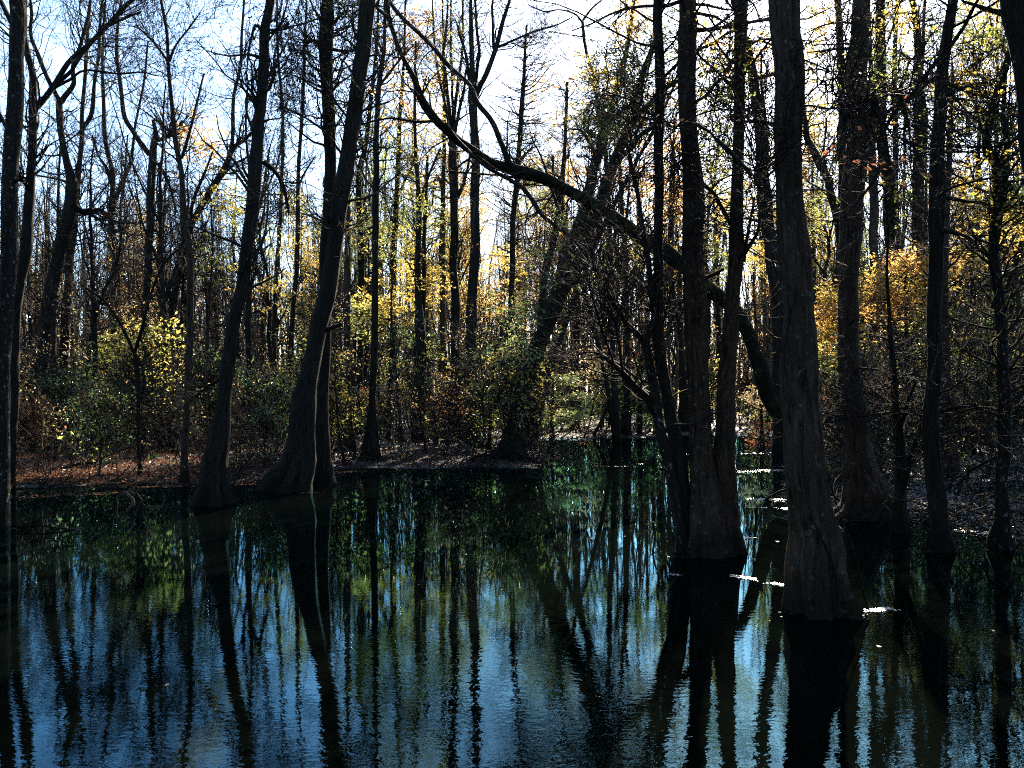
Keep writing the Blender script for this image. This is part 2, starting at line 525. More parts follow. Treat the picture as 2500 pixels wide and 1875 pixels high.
def leaf_cloud(r, c, rad, n, size, per=14, spread=0.42, asp=0.5, tilt=0.8, hang=0.0):
    """n leaves on small sprays that fill an uneven ellipsoid at c; returns leaf verts, faces, spray starts and directions."""
    ns = max(1, n // per)
    u = norm(r.normal(0, 1, (ns, 3))) * (r.uniform(0, 1, (ns, 1)) ** 0.42)
    lobes = norm(r.normal(0, 1, (5, 3)))
    k = np.max(u @ lobes.T, axis=1)
    u = u * (0.65 + 0.5 * np.clip(k, 0, 1))[:, None]
    p = c + u * rad
    d = norm(np.column_stack([r.normal(0, 1, (ns, 2)), r.normal(-hang, 0.35, ns)]))
    t = r.uniform(-0.2, 1, (ns, per, 1))
    sd = norm(np.cross(d, [0, 0, 1.0]))[:, None, :]
    off = r.normal(0, 0.30, (ns, per, 1)) * spread
    cen = p[:, None, :] + d[:, None, :] * t * spread + sd * off + r.normal(0, 0.08 * spread, (ns, per, 3))
    ax = d[:, None, :] + sd * np.sign(off) * 0.8 + np.zeros((ns, per, 3))
    v, f = leaves(r, cen.reshape(-1, 3), ax.reshape(-1, 3), size, asp, tilt)
    return v, f, p, d

def trunk_mesh(pl, sides, r, flare_on=True, wob=0.10, knots=True):
    K = pl.shape[0]
    pts = pl[:, :3].copy()
    rad = np.maximum(pl[:, 3], 0.004)
    pts += wander(K, 1, r, 3) * rad[:, None] * wob * np.array([1, 1, 0])
    rad = rad * (1 + wander(K, 0.05 if wob < 0.3 else 0.10, r, 2)[:, 0])
    th = np.arange(sides) / sides * 2 * PI
    mid = np.median(rad)
    fl = np.clip(rad / max(mid, 1e-6) - 1.15, 0, 1.6)
    ph = r.uniform(0, 6.28, 4)
    n1 = 5 if sides >= 12 else 3
    mod = 1 + fl[:, None] * (0.17 * np.cos(n1 * th + ph[0] + np.linspace(0, 1.2, K)[:, None]) + 0.10 * np.cos((n1 + 3) * th + ph[1]) + 0.05 * np.cos((n1 + 7) * th + ph[3])) + 0.03 * np.cos(3 * th + ph[2] + np.linspace(0, 5, K)[:, None])
    if sides >= 12:
        mod = mod + r.normal(0, 0.024, (K, sides))
    g = Geo()
    g.tubes(pts[None], rad[None], sides, mod[None])
    if sides >= 9 and knots:                       # broken stubs and knots
        nk = int(r.integers(4, 10))
        q, tg, rr = sample(pts[None], rad[None], np.zeros(nk, int), r.uniform(0.2, 0.95, nk))
        pd = perp(r, tg, 0.5)
        a, b = branch_batch(r, q + pd * rr[:, None] * 0.6, pd + tg * 0.35, rr * r.uniform(0.7, 2.6, nk), rr * r.uniform(0.12, 0.35, nk), 4, 0.12, 0.05, 0.55)
        g.tubes(a, b, 6)
    return g, pts[None], rad[None]

def make_tree(name, label, pts, limbs=(), bark='dark', cat='tree', group=None, crown=None, clouds=(), top=5.0, dD=0.0, seed=None, sides=None,
              fine=True, base_py=None, base_w=None, twigmat='twig'):
    """A tree traced as one leaning polyline (base first) that stands at the distance its base row gives."""
    r = np.random.default_rng(seed if seed is not None else abs(hash(label)) % 10 ** 6 if False else sum(ord(c) * (i + 1) for i, c in enumerate(label)))
    D = base_dist(base_py if base_py else pts[0][1])
    pl = poly3(pts, D, D + dD)
    b = pl[0].copy()
    foot = b.copy(); foot[2] = -0.55; foot[3] = b[3] * 1.03
    foot[:2] += (b[:2] - pl[1][:2]) * 0.15
    rows = [foot] + list(pl)
    if pts[-1][1] <= 5 and top > 0:            # goes on above the frame
        d = norm((pl[-1] - pl[-2])[:3]); q = pl[-1].copy()
        d = norm(d + np.array([0, 0, 0.6]))
        for k in range(4):
            q = q.copy(); d = norm(d + r.normal(0, 0.10, 3) * np.array([1, 1, 0.3]))
            q[:3] += d * top / 4; q[3] *= 0.74
            rows.append(q)
    elif pts[-1][1] > 5 and pts[-1][2] > 3.5 and not limbs:
        d = norm((pl[-1] - pl[-2])[:3]); q = pl[-1].copy()
        for k in range(4):
            q = q.copy(); d = norm(d + r.normal(0, 0.16, 3)); q[:3] += d * 0.022 * D; q[3] *= 0.55
            rows.append(q)
    rows = np.array(rows)
    K = int(np.clip(len(rows) * 4, 20, 90))
    sm = spline(rows, K)
    wmax = max(p[2] for p in pts[1:])
    sides = sides or (22 if wmax > 60 else 14 if wmax > 28 else 9 if wmax > 14 else 6)
    root = thing(name, label, cat, b[:3] * np.array([1, 1, 0]), group)
    loc = b[:3] * np.array([1, 1, 0])
    g, tp, tr = trunk_mesh(sm, sides, r, wob=0.34 if name == 'arching_tree' else 0.12)
    g.build('trunk', M[bark], root, loc)
    stems = [(tp, tr, 1.0)]
    for lb in limbs:
        opts = {}
        if isinstance(lb, dict):
            opts = lb; lb = lb['p']
        d0 = D + dD * opts.get('at', 0.5)
        ll = poly3(lb, d0 + opts.get('near', 0), d0 + opts.get('far', r.uniform(-1, 1) * 0.04 * D))
        if lb[-1][1] <= 5 or opts.get('ext'):
            d = norm((ll[-1] - ll[-2])[:3]); q = ll[-1].copy(); extra = []
            for k in range(3):
                q = q.copy(); d = norm(d + r.normal(0, 0.16, 3)); q[:3] += d * 0.9; q[3] *= 0.7; extra.append(q)
            ll = np.concatenate([ll, extra])
        k2 = int(np.clip(len(ll) * 4, 10, 50))
        g2, p2, r2 = trunk_mesh(spline(ll, k2), 8 if lb[0][2] > 12 else 6, r, wob=0.22)
        g2.build('limb', M[opts.get('bark', bark)], root, loc)
        stems.append((p2, r2, 0.0))
    tw = Geo()
    cr = dict(n=26, t0=0.35, t1=1.0, L=(0.8, 2.4), ang=(35, 80), up=0.10, wig=0.22, sub=4, sub2=3, limb_n=12, flat=0.0, rmin=0.0065)
    if crown is not None:
        cr.update(crown)
    tips = []
    if crown is not None:
        for si, (p, ra, is_trunk) in enumerate(stems):
            nb = int(2.1 * (cr['n'] if is_trunk else cr['limb_n']))
            if not nb:
                continue
            t0, t1 = (cr['t0'], cr['t1']) if is_trunk else (0.25, 1.0)
            idx = np.zeros(nb, int)
            t = r.uniform(t0, t1, nb)
            q, tg, rr = sample(p, ra, idx, t)
            a = np.radians(r.uniform(*cr['ang'], nb))[:, None]
            dd = tg * np.cos(a) + perp(r, tg, cr['flat']) * np.sin(a)
            ln = r.uniform(*cr['L'], nb) * (1.3 - 0.45 * t)
            a1, b1 = branch_batch(r, q, dd, ln, np.clip(rr * 0.34, cr['rmin'] * 1.4, 0.035) * r.uniform(0.6, 1.1, nb), 7, cr['wig'], cr['up'])
            tw.tubes(a1, b1, 4)
            a2, b2 = children(r, a1, b1, cr['sub'], 0.2, 1.0, (25, 65), (0.35, 0.65), 0.62, 5, cr['wig'], cr['up'] * 0.6, cr['flat'] * 0.6, cr['rmin'])
            tw.tubes(a2, b2, 3)
            if cr['sub2']:
                a3, b3 = children(r, a2, b2, cr['sub2'], 0.2, 1.0, (25, 65), (0.35, 0.7), 0.7, 4, cr['wig'], 0.03, cr['flat'] * 0.6, cr['rmin'] * 0.75)
                tw.tubes(a3, b3, 3)
                tips.append(a3[:, -1])
            else:
                tips.append(a2[:, -1])
    by_mat = {}
    for cl in clouds:
        cx, cy, rx, ry, n, mat, size = cl[:7]
        if n > 30:
            n, size = (int(n * (1.8 if mat == 'deep' else 1.3 if mat == 'green' else 1.9)), size * 1.1) if D > 18 else (int(n * 1.1), size)
        o = cl[7] if len(cl) > 7 else {}
        dist = D + dD * 0.5 + o.get('dd', 0)
        c = P3(cx, cy, dist)
        rad = np.array([rx / F * dist, max(rx, ry) / F * dist * 1.3, ry / F * dist]) * (1.2 if n > 30 else 1)
        v, f, p, d = leaf_cloud(r, c, rad, n, size, o.get('per', 14), o.get('spread', 0.42), o.get('asp', 0.5), o.get('tilt', 0.8), o.get('hang', 0.0))
        by_mat.setdefault(mat, Geo()).add(v, f)
        # boughs from the nearest stem into the cloud, then a spray twig each
        best = None
        for sp, sr, _t in stems:
            low = sp[0][:, 2] < c[2] + rad[2] * 0.5
            cand = sp[0][low] if low.any() else sp[0]
            j = np.argmin(np.linalg.norm(cand - c, axis=1))
            if best is None or np.linalg.norm(cand[j] - c) < best[0]:
                best = (np.linalg.norm(cand[j] - c), cand[j])
        nb = min(7, max(2, n // 160))
        ends = p[r.choice(len(p), nb, replace=len(p) < nb)]
        t = np.linspace(0, 1, 7)[None, :, None]
        st = best[1][None, None, :]
        mid = (st + ends[:, None, :]) / 2 + np.array([0, 0, 0.15]) * best[0]
        bz = (1 - t) ** 2 * st + 2 * t * (1 - t) * mid + t ** 2 * ends[:, None, :] + r.normal(0, 0.02, (nb, 7, 3))
        tw.tubes(bz, np.linspace(0.022, 0.007, 7)[None, :] * np.ones((nb, 1)), 4)
        K4 = np.linspace(-0.5, 0.9, 4)[None, :, None] * o.get('spread', 0.42)
        tw.tubes(p[:, None, :] + d[:, None, :] * K4, np.full((len(p), 4), 0.0045), 3)
    if crown is not None and cr.get('leafy'):
        mat, n, size = cr['leafy']
        al = np.concatenate(tips)
        al = al[al[:, 2] > cr.get('leaf_z', 0)]
        c = al[r.integers(0, len(al), n)] + r.normal(0, 0.10, (n, 3))
        v, f = leaves(r, c, r.normal(0, 1, (n, 3)) + np.array([0, 0, -0.5]), size)
        by_mat.setdefault(mat, Geo()).add(v, f)
    if tw.n:
        tw.build('crown', M[twigmat], root, loc)
    for mat, gg in by_mat.items():
        gg.build('foliage', M[mat], root, loc, smooth=False)
    return root

# ------------------------------------------------------------ the traced trees, nearest bank to far bank
BARE = dict(n=30, t0=0.4, L=(0.9, 2.6))
SPARSE = dict(n=12, t0=0.45, L=(0.8, 2.0), limb_n=8)
FINE = dict(n=46, t0=0.35, L=(0.8, 2.2), ang=(60, 92), up=0.02, wig=0.16, sub=6, sub2=4, flat=0.55)

T = make_tree
# --- left side
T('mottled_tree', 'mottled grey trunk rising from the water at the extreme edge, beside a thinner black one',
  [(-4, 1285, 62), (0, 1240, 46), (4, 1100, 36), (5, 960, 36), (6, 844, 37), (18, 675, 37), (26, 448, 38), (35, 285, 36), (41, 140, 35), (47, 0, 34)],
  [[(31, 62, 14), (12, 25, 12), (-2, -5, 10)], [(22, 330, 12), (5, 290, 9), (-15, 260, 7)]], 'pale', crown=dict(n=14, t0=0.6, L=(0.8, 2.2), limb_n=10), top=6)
T('forking_tree', 'black trunk with a long smooth limb sweeping up across the open sky towards the right',
  [(16, 1192, 44), (20, 1100, 31), (25, 966, 30), (43, 722, 28), (61, 605, 26), (75, 447, 22), (79, 346, 20), (77, 265, 20), (79, 183, 18), (65, 122, 16), (57, 60, 14), (60, 0, 12)],
  [[(80, 270, 14), (101, 252, 14), (126, 218, 13), (171, 150, 12), (228, 98, 11), (285, 37, 10), (322, 2, 8)],
   [(128, 216, 11), (171, 176, 10), (207, 122, 9), (250, 75, 8), (309, 42, 6), (345, 30, 4)],
   [(126, 216, 9), (170, 195, 8), (208, 172, 6), (290, 180, 5), (345, 176, 4), (380, 185, 3)],
   [(73, 470, 12), (60, 440, 10), (48, 430, 8)]], 'dark', crown=dict(n=26, t0=0.45, L=(0.8, 2.4), limb_n=16))
T('crooked_tree', 'crooked dark tree with buttressed foot that forks twice into a tall Y against the sky',
  [(104, 1112, 66), (99, 1080, 40), (96, 1007, 27), (98, 885, 26), (122, 702, 28), (147, 600, 28), (160, 550, 28), (175, 468, 28), (177, 440, 24), (163, 395, 16), (149, 325, 15), (144, 277, 15), (145, 250, 14)],
  [[(145, 254, 13), (130, 220, 12), (110, 175, 11), (92, 134, 10), (77, 90, 9), (77, 33, 8), (74, -5, 6)],
   [(146, 252, 13), (155, 240, 13), (179, 208, 12), (177, 171, 11), (191, 122, 9), (216, 41, 8), (222, -3, 6)],
   [(178, 500, 16), (195, 513, 15), (220, 519, 13), (240, 512, 11), (262, 524, 8)]], 'dark', crown=dict(n=24, t0=0.3, L=(1.0, 3.0), limb_n=16))
T('forked_tree', 'slim dark tree just right of the crooked Y tree, its upper stem parting in two',
  [(146, 1082, 40), (150, 1000, 26), (155, 885, 20), (163, 742, 20), (172, 600, 20), (187, 480, 17), (195, 407, 13), (199, 358, 12), (200, 317, 12), (200, 285, 10), (208, 183, 9), (216, 41, 8), (220, -3, 6)],
  [[(201, 317, 11), (224, 277, 11), (232, 195, 10), (242, 122, 9), (244, 81, 8), (250, 0, 6)], [(190, 460, 8), (150, 440, 6), (100, 430, 5), (40, 420, 3)]], 'dark', crown=dict(n=26, t0=0.35, L=(1.0, 2.8), limb_n=16))
T('bent_tree', 'thin wavy tree whose trunk vanishes at mid height among brown twigs on the left bank',
  [(283, 1066, 24), (282, 960, 16), (277, 740, 14), (281, 680, 15), (281, 602, 15), (272, 549, 14), (271, 509, 13), (277, 427, 12), (266, 380, 11), (256, 325, 10), (252, 228, 9), (250, 150, 7), (255, 40, 5), (258, -5, 4)],
  [[(272, 530, 11), (290, 460, 10), (315, 400, 9), (326, 340, 7), (350, 200, 6), (362, 100, 4)], [(276, 470, 9), (262, 415, 8), (240, 380, 5), (225, 330, 4)],
   [(290, 560, 7), (300, 470, 7), (306, 407, 6), (312, 330, 4)]], 'dark', crown=dict(n=30, t0=0.35, L=(1.2, 3.2), limb_n=18))
T('snapped_tree', 'stout grey tree broken off at the top with one long limb curling to the left',
  [(338, 1092, 44), (344, 1010, 26), (346, 865, 18), (358, 722, 18), (362, 600, 19), (368, 529, 20), (372, 407, 19), (376, 352, 16), (383, 335, 13), (374, 293, 8)],
  [[(362, 378, 13), (340, 345, 13), (326, 321, 12), (305, 277, 11), (293, 195, 10), (285, 130, 9), (289, 61, 7), (297, -2, 5)],
   [(383, 342, 12), (398, 338, 11), (411, 330, 10), (423, 313, 8)], [(384, 398, 9), (405, 430, 8), (420, 470, 6), (430, 520, 4)]], 'pale', crown=dict(n=14, t0=0.45, L=(1.0, 2.6), limb_n=20))
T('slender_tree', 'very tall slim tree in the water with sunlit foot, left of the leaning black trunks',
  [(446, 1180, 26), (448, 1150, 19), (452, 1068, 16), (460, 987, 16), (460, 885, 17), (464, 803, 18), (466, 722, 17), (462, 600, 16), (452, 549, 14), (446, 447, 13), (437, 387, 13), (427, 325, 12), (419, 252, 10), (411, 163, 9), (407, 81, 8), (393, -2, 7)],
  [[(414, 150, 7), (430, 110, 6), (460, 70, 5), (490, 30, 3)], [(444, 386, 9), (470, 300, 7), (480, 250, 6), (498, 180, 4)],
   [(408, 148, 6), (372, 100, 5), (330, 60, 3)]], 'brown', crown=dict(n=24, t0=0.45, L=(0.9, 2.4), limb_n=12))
T('pale_limbed_tree', 'tree with a pale crooked limb reaching over to the leaning black trunk',
  [(378, 1086, 30), (388, 980, 19), (398, 885, 16), (419, 783, 18), (443, 640, 17), (459, 570, 16), (480, 526, 16), (515, 466, 15), (545, 420, 14), (561, 380, 13)],
  [[(561, 382, 11), (575, 355, 11), (595, 342, 9), (618, 322, 8)], [(562, 384, 11), (568, 350, 10), (570, 244, 9), (586, 163, 8), (590, 80, 7), (597, -3, 5)],
   [(444, 640, 9), (470, 500, 9), (500, 420, 7), (520, 370, 5)], [(520, 462, 9), (560, 410, 7), (600, 385, 5), (618, 380, 4)]], 'pale', crown=dict(n=18, t0=0.45, L=(0.9, 2.4), limb_n=14),
  clouds=[(500, 350, 80, 60, 420, 'orange', 0.13), (540, 470, 60, 90, 420, 'gold', 0.13), (575, 520, 40, 90, 420, 'lime', 0.13), (450, 330, 40, 50, 160, 'orange', 0.13), (520, 640, 70, 70, 420, 'lime', 0.13), (610, 700, 50, 70, 260, 'gold', 0.13)])
T('leaning_tree', 'black trunk leaning right with swollen foot in the water, thinner than its leaning neighbour',
  [(518, 1230, 96), (520, 1195, 72), (524, 1130, 55), (537, 1048, 45), (549, 966, 35), (557, 885, 32), (570, 803, 32), (590, 702, 31), (604, 600, 29), (607, 565, 31), (618, 468, 32), (629, 366, 27), (633, 285, 27), (639, 228, 26), (643, 163, 25), (647, 81, 23), (660, -3, 22)],
  [[(640, 395, 12), (668, 415, 11), (692, 455, 9), (706, 520, 6)], [(646, 90, 7), (625, 60, 7), (610, 110, 5), (600, 200, 4)],
   [(560, 900, 9), (530, 930, 7), (500, 950, 5), (476, 970, 3)]], 'dark', crown=dict(n=30, t0=0.3, L=(0.6, 1.8), limb_n=8, sub2=2))
T('buttressed_tree', 'great black trunk leaning right on a broad spreading foot at the water edge',
  [(708, 1197, 124), (714, 1172, 98), (727, 1108, 70), (743, 1007, 55), (757, 925, 47), (769, 865, 44), (781, 783, 42), (797, 702, 42), (810, 640, 40), (824, 560, 38), (837, 448, 38), (857, 325, 35), (867, 244, 37), (887, 122, 37), (902, 0, 37)],
  [[(850, 400, 6), (800, 330, 5), (750, 290, 5), (690, 260, 3)], [(860, 300, 6), (820, 250, 5), (790, 190, 4), (720, 120, 3)], [(830, 520, 5), (800, 540, 4), (770, 520, 3)]],
  'dark', crown=dict(n=30, t0=0.35, L=(0.6, 1.9), limb_n=14, sub2=2), top=6)
T('straight_tree', 'straight dark trunk half hidden behind the great leaning one',
  [(785, 1186, 60), (788, 1120, 40), (790, 1000, 31), (794, 820, 28), (797, 640, 28), (803, 488, 30), (804, 366, 29), (802, 203, 31), (799, 0, 33)],
  [[(812, 60, 9), (840, 30, 7), (860, 45, 4)], [(806, 120, 9), (850, 125, 7), (885, 118, 5)], [(790, 130, 10), (770, 100, 9), (748, 105, 6)]],
  'dark', crown=dict(n=34, t0=0.5, L=(0.8, 2.2), limb_n=12), clouds=[(850, 60, 50, 90, 500, 'deep', 0.07), (845, 260, 30, 60, 160, 'green', 0.08)])
T('thin_tree', 'thin dark stem draped with vines between the two leaning trunks',
  [(672, 1062, 14), (671, 803, 11), (675, 675, 11), (684, 529, 10), (688, 448, 9), (690, 285, 8), (680, 150, 7), (676, -3, 5)], (), 'dark',
  crown=dict(n=30, t0=0.4, L=(0.7, 2.0)), clouds=[(660, 600, 40, 70, 300, 'lime', 0.12), (690, 720, 40, 40, 160, 'gold', 0.12)])
T('thin_tree', 'thin straight stem just left of the great leaning trunk',
  [(704, 1062, 18), (716, 763, 13), (725, 640, 12), (728, 448, 10), (737, 285, 9), (745, 100, 7), (748, -3, 5)], [[(727, 460, 5), (745, 420, 5), (770, 380, 3)]], 'dark',
  crown=dict(n=30, t0=0.4, L=(0.7, 2.0)), clouds=[(730, 600, 60, 70, 420, 'gold', 0.12), (700, 500, 40, 60, 200, 'lime', 0.12)])
T('bowed_sapling', 'bowed sapling arching left from behind the great leaning trunk',
  [(682, 1050, 12), (668, 845, 9), (659, 763, 9), (635, 681, 9), (618, 600, 9), (622, 540, 8), (640, 480, 7), (655, 380, 5)], (), 'dark', crown=dict(n=20, t0=0.3, L=(0.6, 1.8)))
T('flared_tree', 'pale brown tree with flared foot on the bank, just right of the great leaning trunk',
  [(841, 1112, 46), (844, 1075, 34), (846, 1007, 23), (848, 885, 18), (848, 763, 16), (848, 600, 15), (849, 529, 13), (850, 366, 11), (870, 200, 8), (876, 60, 6), (880, -3, 5)], (), 'brown',
  crown=dict(n=24, t0=0.4, L=(0.7, 2.0)), clouds=[(860, 560, 50, 60, 260, 'gold', 0.12)])
T('ivied_tree', 'dark tree with leafy ivy on its upper trunk, second right of the great leaning trunk',
  [(872, 1067, 34), (875, 1007, 20), (881, 844, 15), (883, 722, 15), (881, 600, 16), (879, 529, 15), (875, 427, 14), (890, 366, 12), (905, 250, 10), (920, 100, 7), (925, -3, 5)],
  [[(888, 370, 8), (870, 330, 7), (858, 270, 5)]], 'mossy', crown=dict(n=22, t0=0.45, L=(0.8, 2.2)),
  clouds=[(882, 560, 22, 90, 360, 'green', 0.10), (880, 420, 26, 80, 260, 'green', 0.10), (900, 300, 40, 60, 160, 'lime', 0.11)])
T('cone_footed_tree', 'black tree on a cone shaped foot at the bank edge, mirrored straight below',
  [(902, 1132, 58), (904, 1100, 42), (907, 1050, 26), (910, 985, 18), (912, 885, 17), (916, 722, 15), (916, 600, 15), (918, 529, 16), (918, 407, 14), (920, 285, 13), (926, 203, 12), (938, 122, 10), (940, 60, 8), (940, -5, 7)],
  [[(925, 210, 8), (950, 180, 7), (980, 140, 5), (1010, 110, 3)], [(938, 130, 6), (915, 90, 5), (900, 40, 4)]], 'dark', crown=dict(n=30, t0=0.45, L=(0.8, 2.2), limb_n=12))
T('golden_leaved_tree', 'slim tree clothed from base to top in yellow and green leaves',
  [(945, 1082, 20), (951, 966, 14), (959, 844, 14), (959, 702, 15), (962, 600, 14), (967, 540, 13), (972, 420, 12), (975, 300, 10), (985, 160, 7), (990, -3, 5)],
  [[(970, 480, 7), (1000, 420, 6), (1020, 360, 4)], [(965, 560, 6), (945, 500, 5), (930, 450, 4)]], 'mossy', crown=dict(n=24, t0=0.3, L=(0.7, 1.8)),
  clouds=[(990, 250, 70, 90, 900, 'orange', 0.11), (960, 380, 60, 90, 900, 'lime', 0.11), (1010, 430, 50, 90, 700, 'gold', 0.11), (960, 560, 65, 90, 900, 'lime', 0.11), (1000, 640, 60, 70, 700, 'gold', 0.11),
          (960, 740, 80, 60, 1100, 'gold', 0.11), (990, 820, 80, 70, 1000, 'green', 0.10), (900, 770, 60, 60, 700, 'lime', 0.11), (1000, 120, 70, 80, 600, 'orange', 0.11)])
T('leaning_sapling', 'slender sapling curving through the low leaves behind the cone footed tree',
  [(984, 1090, 9), (978, 1040, 8), (971, 966, 8), (963, 864, 7), (955, 760, 5), (957, 680, 4)], (), 'dark', crown=dict(n=16, t0=0.3, L=(0.5, 1.2)))
T('twin_stem_tree', 'dark trunk with a pale slimmer stem pressed against its right side',
  [(1021, 1087, 38), (1022, 966, 28), (1024, 844, 25), (1023, 722, 18), (1021, 600, 15), (1022, 529, 15), (1020, 448, 12), (1015, 366, 9), (1012, 240, 7), (1015, 100, 5)],
  [[(1032, 900, 12), (1036, 722, 11), (1036, 600, 10), (1040, 480, 8), (1045, 380, 6)], [(1021, 500, 7), (1050, 420, 6), (1075, 360, 4)]], 'dark', crown=dict(n=24, t0=0.4, L=(0.8, 2.2)),
  clouds=[(1030, 520, 50, 70, 420, 'lime', 0.11), (1050, 690, 40, 60, 400, 'gold', 0.11), (1055, 860, 30, 40, 260, 'lime', 0.10)])
T('grey_tree', 'straight grey brown trunk between the twin stemmed tree and a bold black one',
  [(1080, 1077, 30), (1079, 1040, 19), (1077, 925, 16), (1081, 763, 15), (1080, 640, 16), (1081, 529, 14), (1083, 448, 11), (1085, 300, 9), (1082, 150, 7), (1080, -3, 5)],
  [[(1083, 460, 7), (1065, 430, 6), (1055, 500, 4)]], 'brown', crown=dict(n=28, t0=0.45, L=(0.8, 2.2)), clouds=[(1060, 330, 50, 80, 420, 'gold', 0.11), (1090, 560, 40, 60, 300, 'lime', 0.11), (1075, 690, 30, 30, 140, 'orange', 0.11)])
T('many_stemmed_tree', 'bold black trunk whose top breaks into a sheaf of thin upright stems',
  [(1119, 1082, 44), (1116, 1045, 30), (1113, 1007, 26), (1111, 885, 24), (1111, 763, 23), (1109, 675, 19), (1109, 529, 20), (1107, 448, 22), (1105, 366, 20), (1103, 330, 18)],
  [[(1102, 335, 9), (1095, 244, 9), (1083, 150, 8), (1090, 60, 6), (1092, -4, 5)], [(1104, 335, 9), (1112, 260, 9), (1120, 200, 8), (1128, 130, 6), (1130, -4, 5)], [(1106, 335, 9), (1125, 250, 8), (1132, 225, 7), (1137, 170, 6)],
   [(1101, 340, 8), (1081, 230, 7), (1072, 190, 6), (1060, 100, 5), (1055, -4, 4)], [(1110, 500, 8), (1130, 450, 7), (1147, 385, 6), (1155, 340, 4)], [(1106, 335, 7), (1104, 200, 7), (1100, 80, 5), (1102, -4, 4)]],
  'dark', crown=dict(n=14, t0=0.5, L=(0.8, 1.8), limb_n=14), clouds=[(1060, 200, 60, 80, 520, 'gold', 0.11), (1040, 60, 60, 60, 420, 'orange', 0.11), (1100, 90, 60, 80, 300, 'lime', 0.11)])
T('vase_shaped_tree', 'bold black trunk opening high up into a vase of limbs, centre of the picture',
  [(1150, 1093, 64), (1150, 1060, 40), (1150, 1007, 31), (1152, 885, 28), (1152, 803, 27), (1154, 722, 25), (1160, 600, 23), (1162, 529, 23), (1162, 407, 23), (1158, 325, 21), (1154, 244, 20), (1152, 224, 17), (1154, 163, 13), (1150, 81, 11), (1150, -3, 9)],
  [[(1158, 236, 14), (1170, 216, 14), (1191, 171, 13), (1211, 114, 12), (1227, 49, 10), (1243, 5, 8)], [(1157, 222, 9), (1165, 170, 9), (1170, 122, 8), (1164, 60, 7), (1160, -3, 5)],
   [(1206, 120, 8), (1202, 80, 7), (1202, 20, 6), (1204, -3, 5)], [(1212, 116, 7), (1250, 100, 6), (1300, 78, 5), (1360, 60, 4), (1400, 40, 3)], [(1150, 215, 9), (1140, 150, 8), (1133, 120, 7), (1115, 60, 5)]],
  'dark', crown=dict(n=16, t0=0.45, L=(0.8, 2.2), limb_n=16))
T('bald_cypress', 'slim pointed bald cypress with level feathery pinkish twigs against the pale sky',
  [(1235, 1072, 28), (1236, 1030, 19), (1237, 966, 16), (1241, 885, 15), (1248, 763, 14), (1250, 675, 14), (1254, 529, 13), (1264, 407, 13), (1272, 285, 12), (1278, 203, 10), (1282, 122, 7), (1286, 61, 4)],
  [[(1262, 420, 7), (1275, 385, 7), (1300, 360, 6)]], 'dark', crown=dict(FINE, n=90, t0=0.45, L=(0.8, 2.8)), top=0, twigmat='rust',
  clouds=[(1270, 330, 45, 40, 420, 'deep', 0.09), (1275, 380, 40, 30, 200, 'green', 0.09), (1310, 300, 40, 40, 160, 'tan', 0.08), (1340, 140, 50, 60, 300, 'russet', 0.06)])
# --- the leaning pair in the middle
T('leaning_tree', 'thick grey trunk leaning far to the right from a rooty mound beside the channel',
  [(1242, 1125, 100), (1250, 1085, 58), (1264, 1007, 38), (1284, 925, 36), (1313, 844, 36), (1345, 775, 35), (1378, 702, 32), (1410, 640, 32), (1435, 600, 30), (1455, 540, 28), (1480, 448, 26), (1505, 387, 24), (1530, 325, 22), (1545, 290, 20), (1570, 180, 16), (1600, 100, 12), (1615, 20, 9), (1620, -4, 8)],
  [[(1500, 400, 14), (1532, 366, 13), (1560, 335, 11), (1600, 306, 10), (1620, 303, 9), (1650, 312, 7)], [(1440, 590, 9), (1432, 510, 9), (1452, 440, 7), (1460, 360, 5)],
   [(1310, 850, 9), (1250, 910, 7), (1220, 930, 5), (1190, 940, 3)], [(1545, 290, 13), (1590, 250, 13), (1625, 215, 12), (1652, 190, 10), (1662, 110, 8)]], 'mossy', crown=dict(n=26, t0=0.35, L=(0.8, 2.2), limb_n=14),
  clouds=[(1520, 170, 80, 80, 1300, 'deep', 0.10), (1480, 290, 60, 50, 700, 'deep', 0.10), (1570, 270, 60, 60, 900, 'deep', 0.10), (1600, 90, 80, 70, 800, 'green', 0.10), (1540, 60, 60, 50, 400, 'orange', 0.10), (1490, 190, 50, 40, 260, 'gold', 0.10),
          (1340, 690, 60, 50, 220, 'green', 0.10), (1280, 780, 80, 60, 380, 'green', 0.10), (1350, 620, 40, 40, 120, 'green', 0.10)], dD=1.5)
T('leaning_tree', 'second leaning trunk close behind the thick grey one and nearly parallel with it',
  [(1275, 1096, 50), (1290, 985, 34), (1308, 900, 34), (1335, 790, 34), (1366, 700, 34), (1386, 618, 32), (1410, 560, 30), (1435, 480, 26), (1460, 380, 24), (1480, 310, 22), (1500, 240, 16), (1530, 120, 12), (1545, 20, 9), (1548, -4, 8)],
  [[(1460, 390, 8), (1440, 350, 8), (1420, 320, 6), (1395, 315, 4)], [(1485, 300, 8), (1460, 240, 7), (1440, 190, 5)]], 'dark', crown=dict(n=22, t0=0.4, L=(0.8, 2.2), limb_n=12),
  clouds=[(1450, 330, 55, 50, 500, 'deep', 0.11), (1500, 330, 50, 50, 500, 'green', 0.11), (1380, 560, 40, 60, 300, 'green', 0.11), (1420, 160, 40, 60, 200, 'gold', 0.11)])
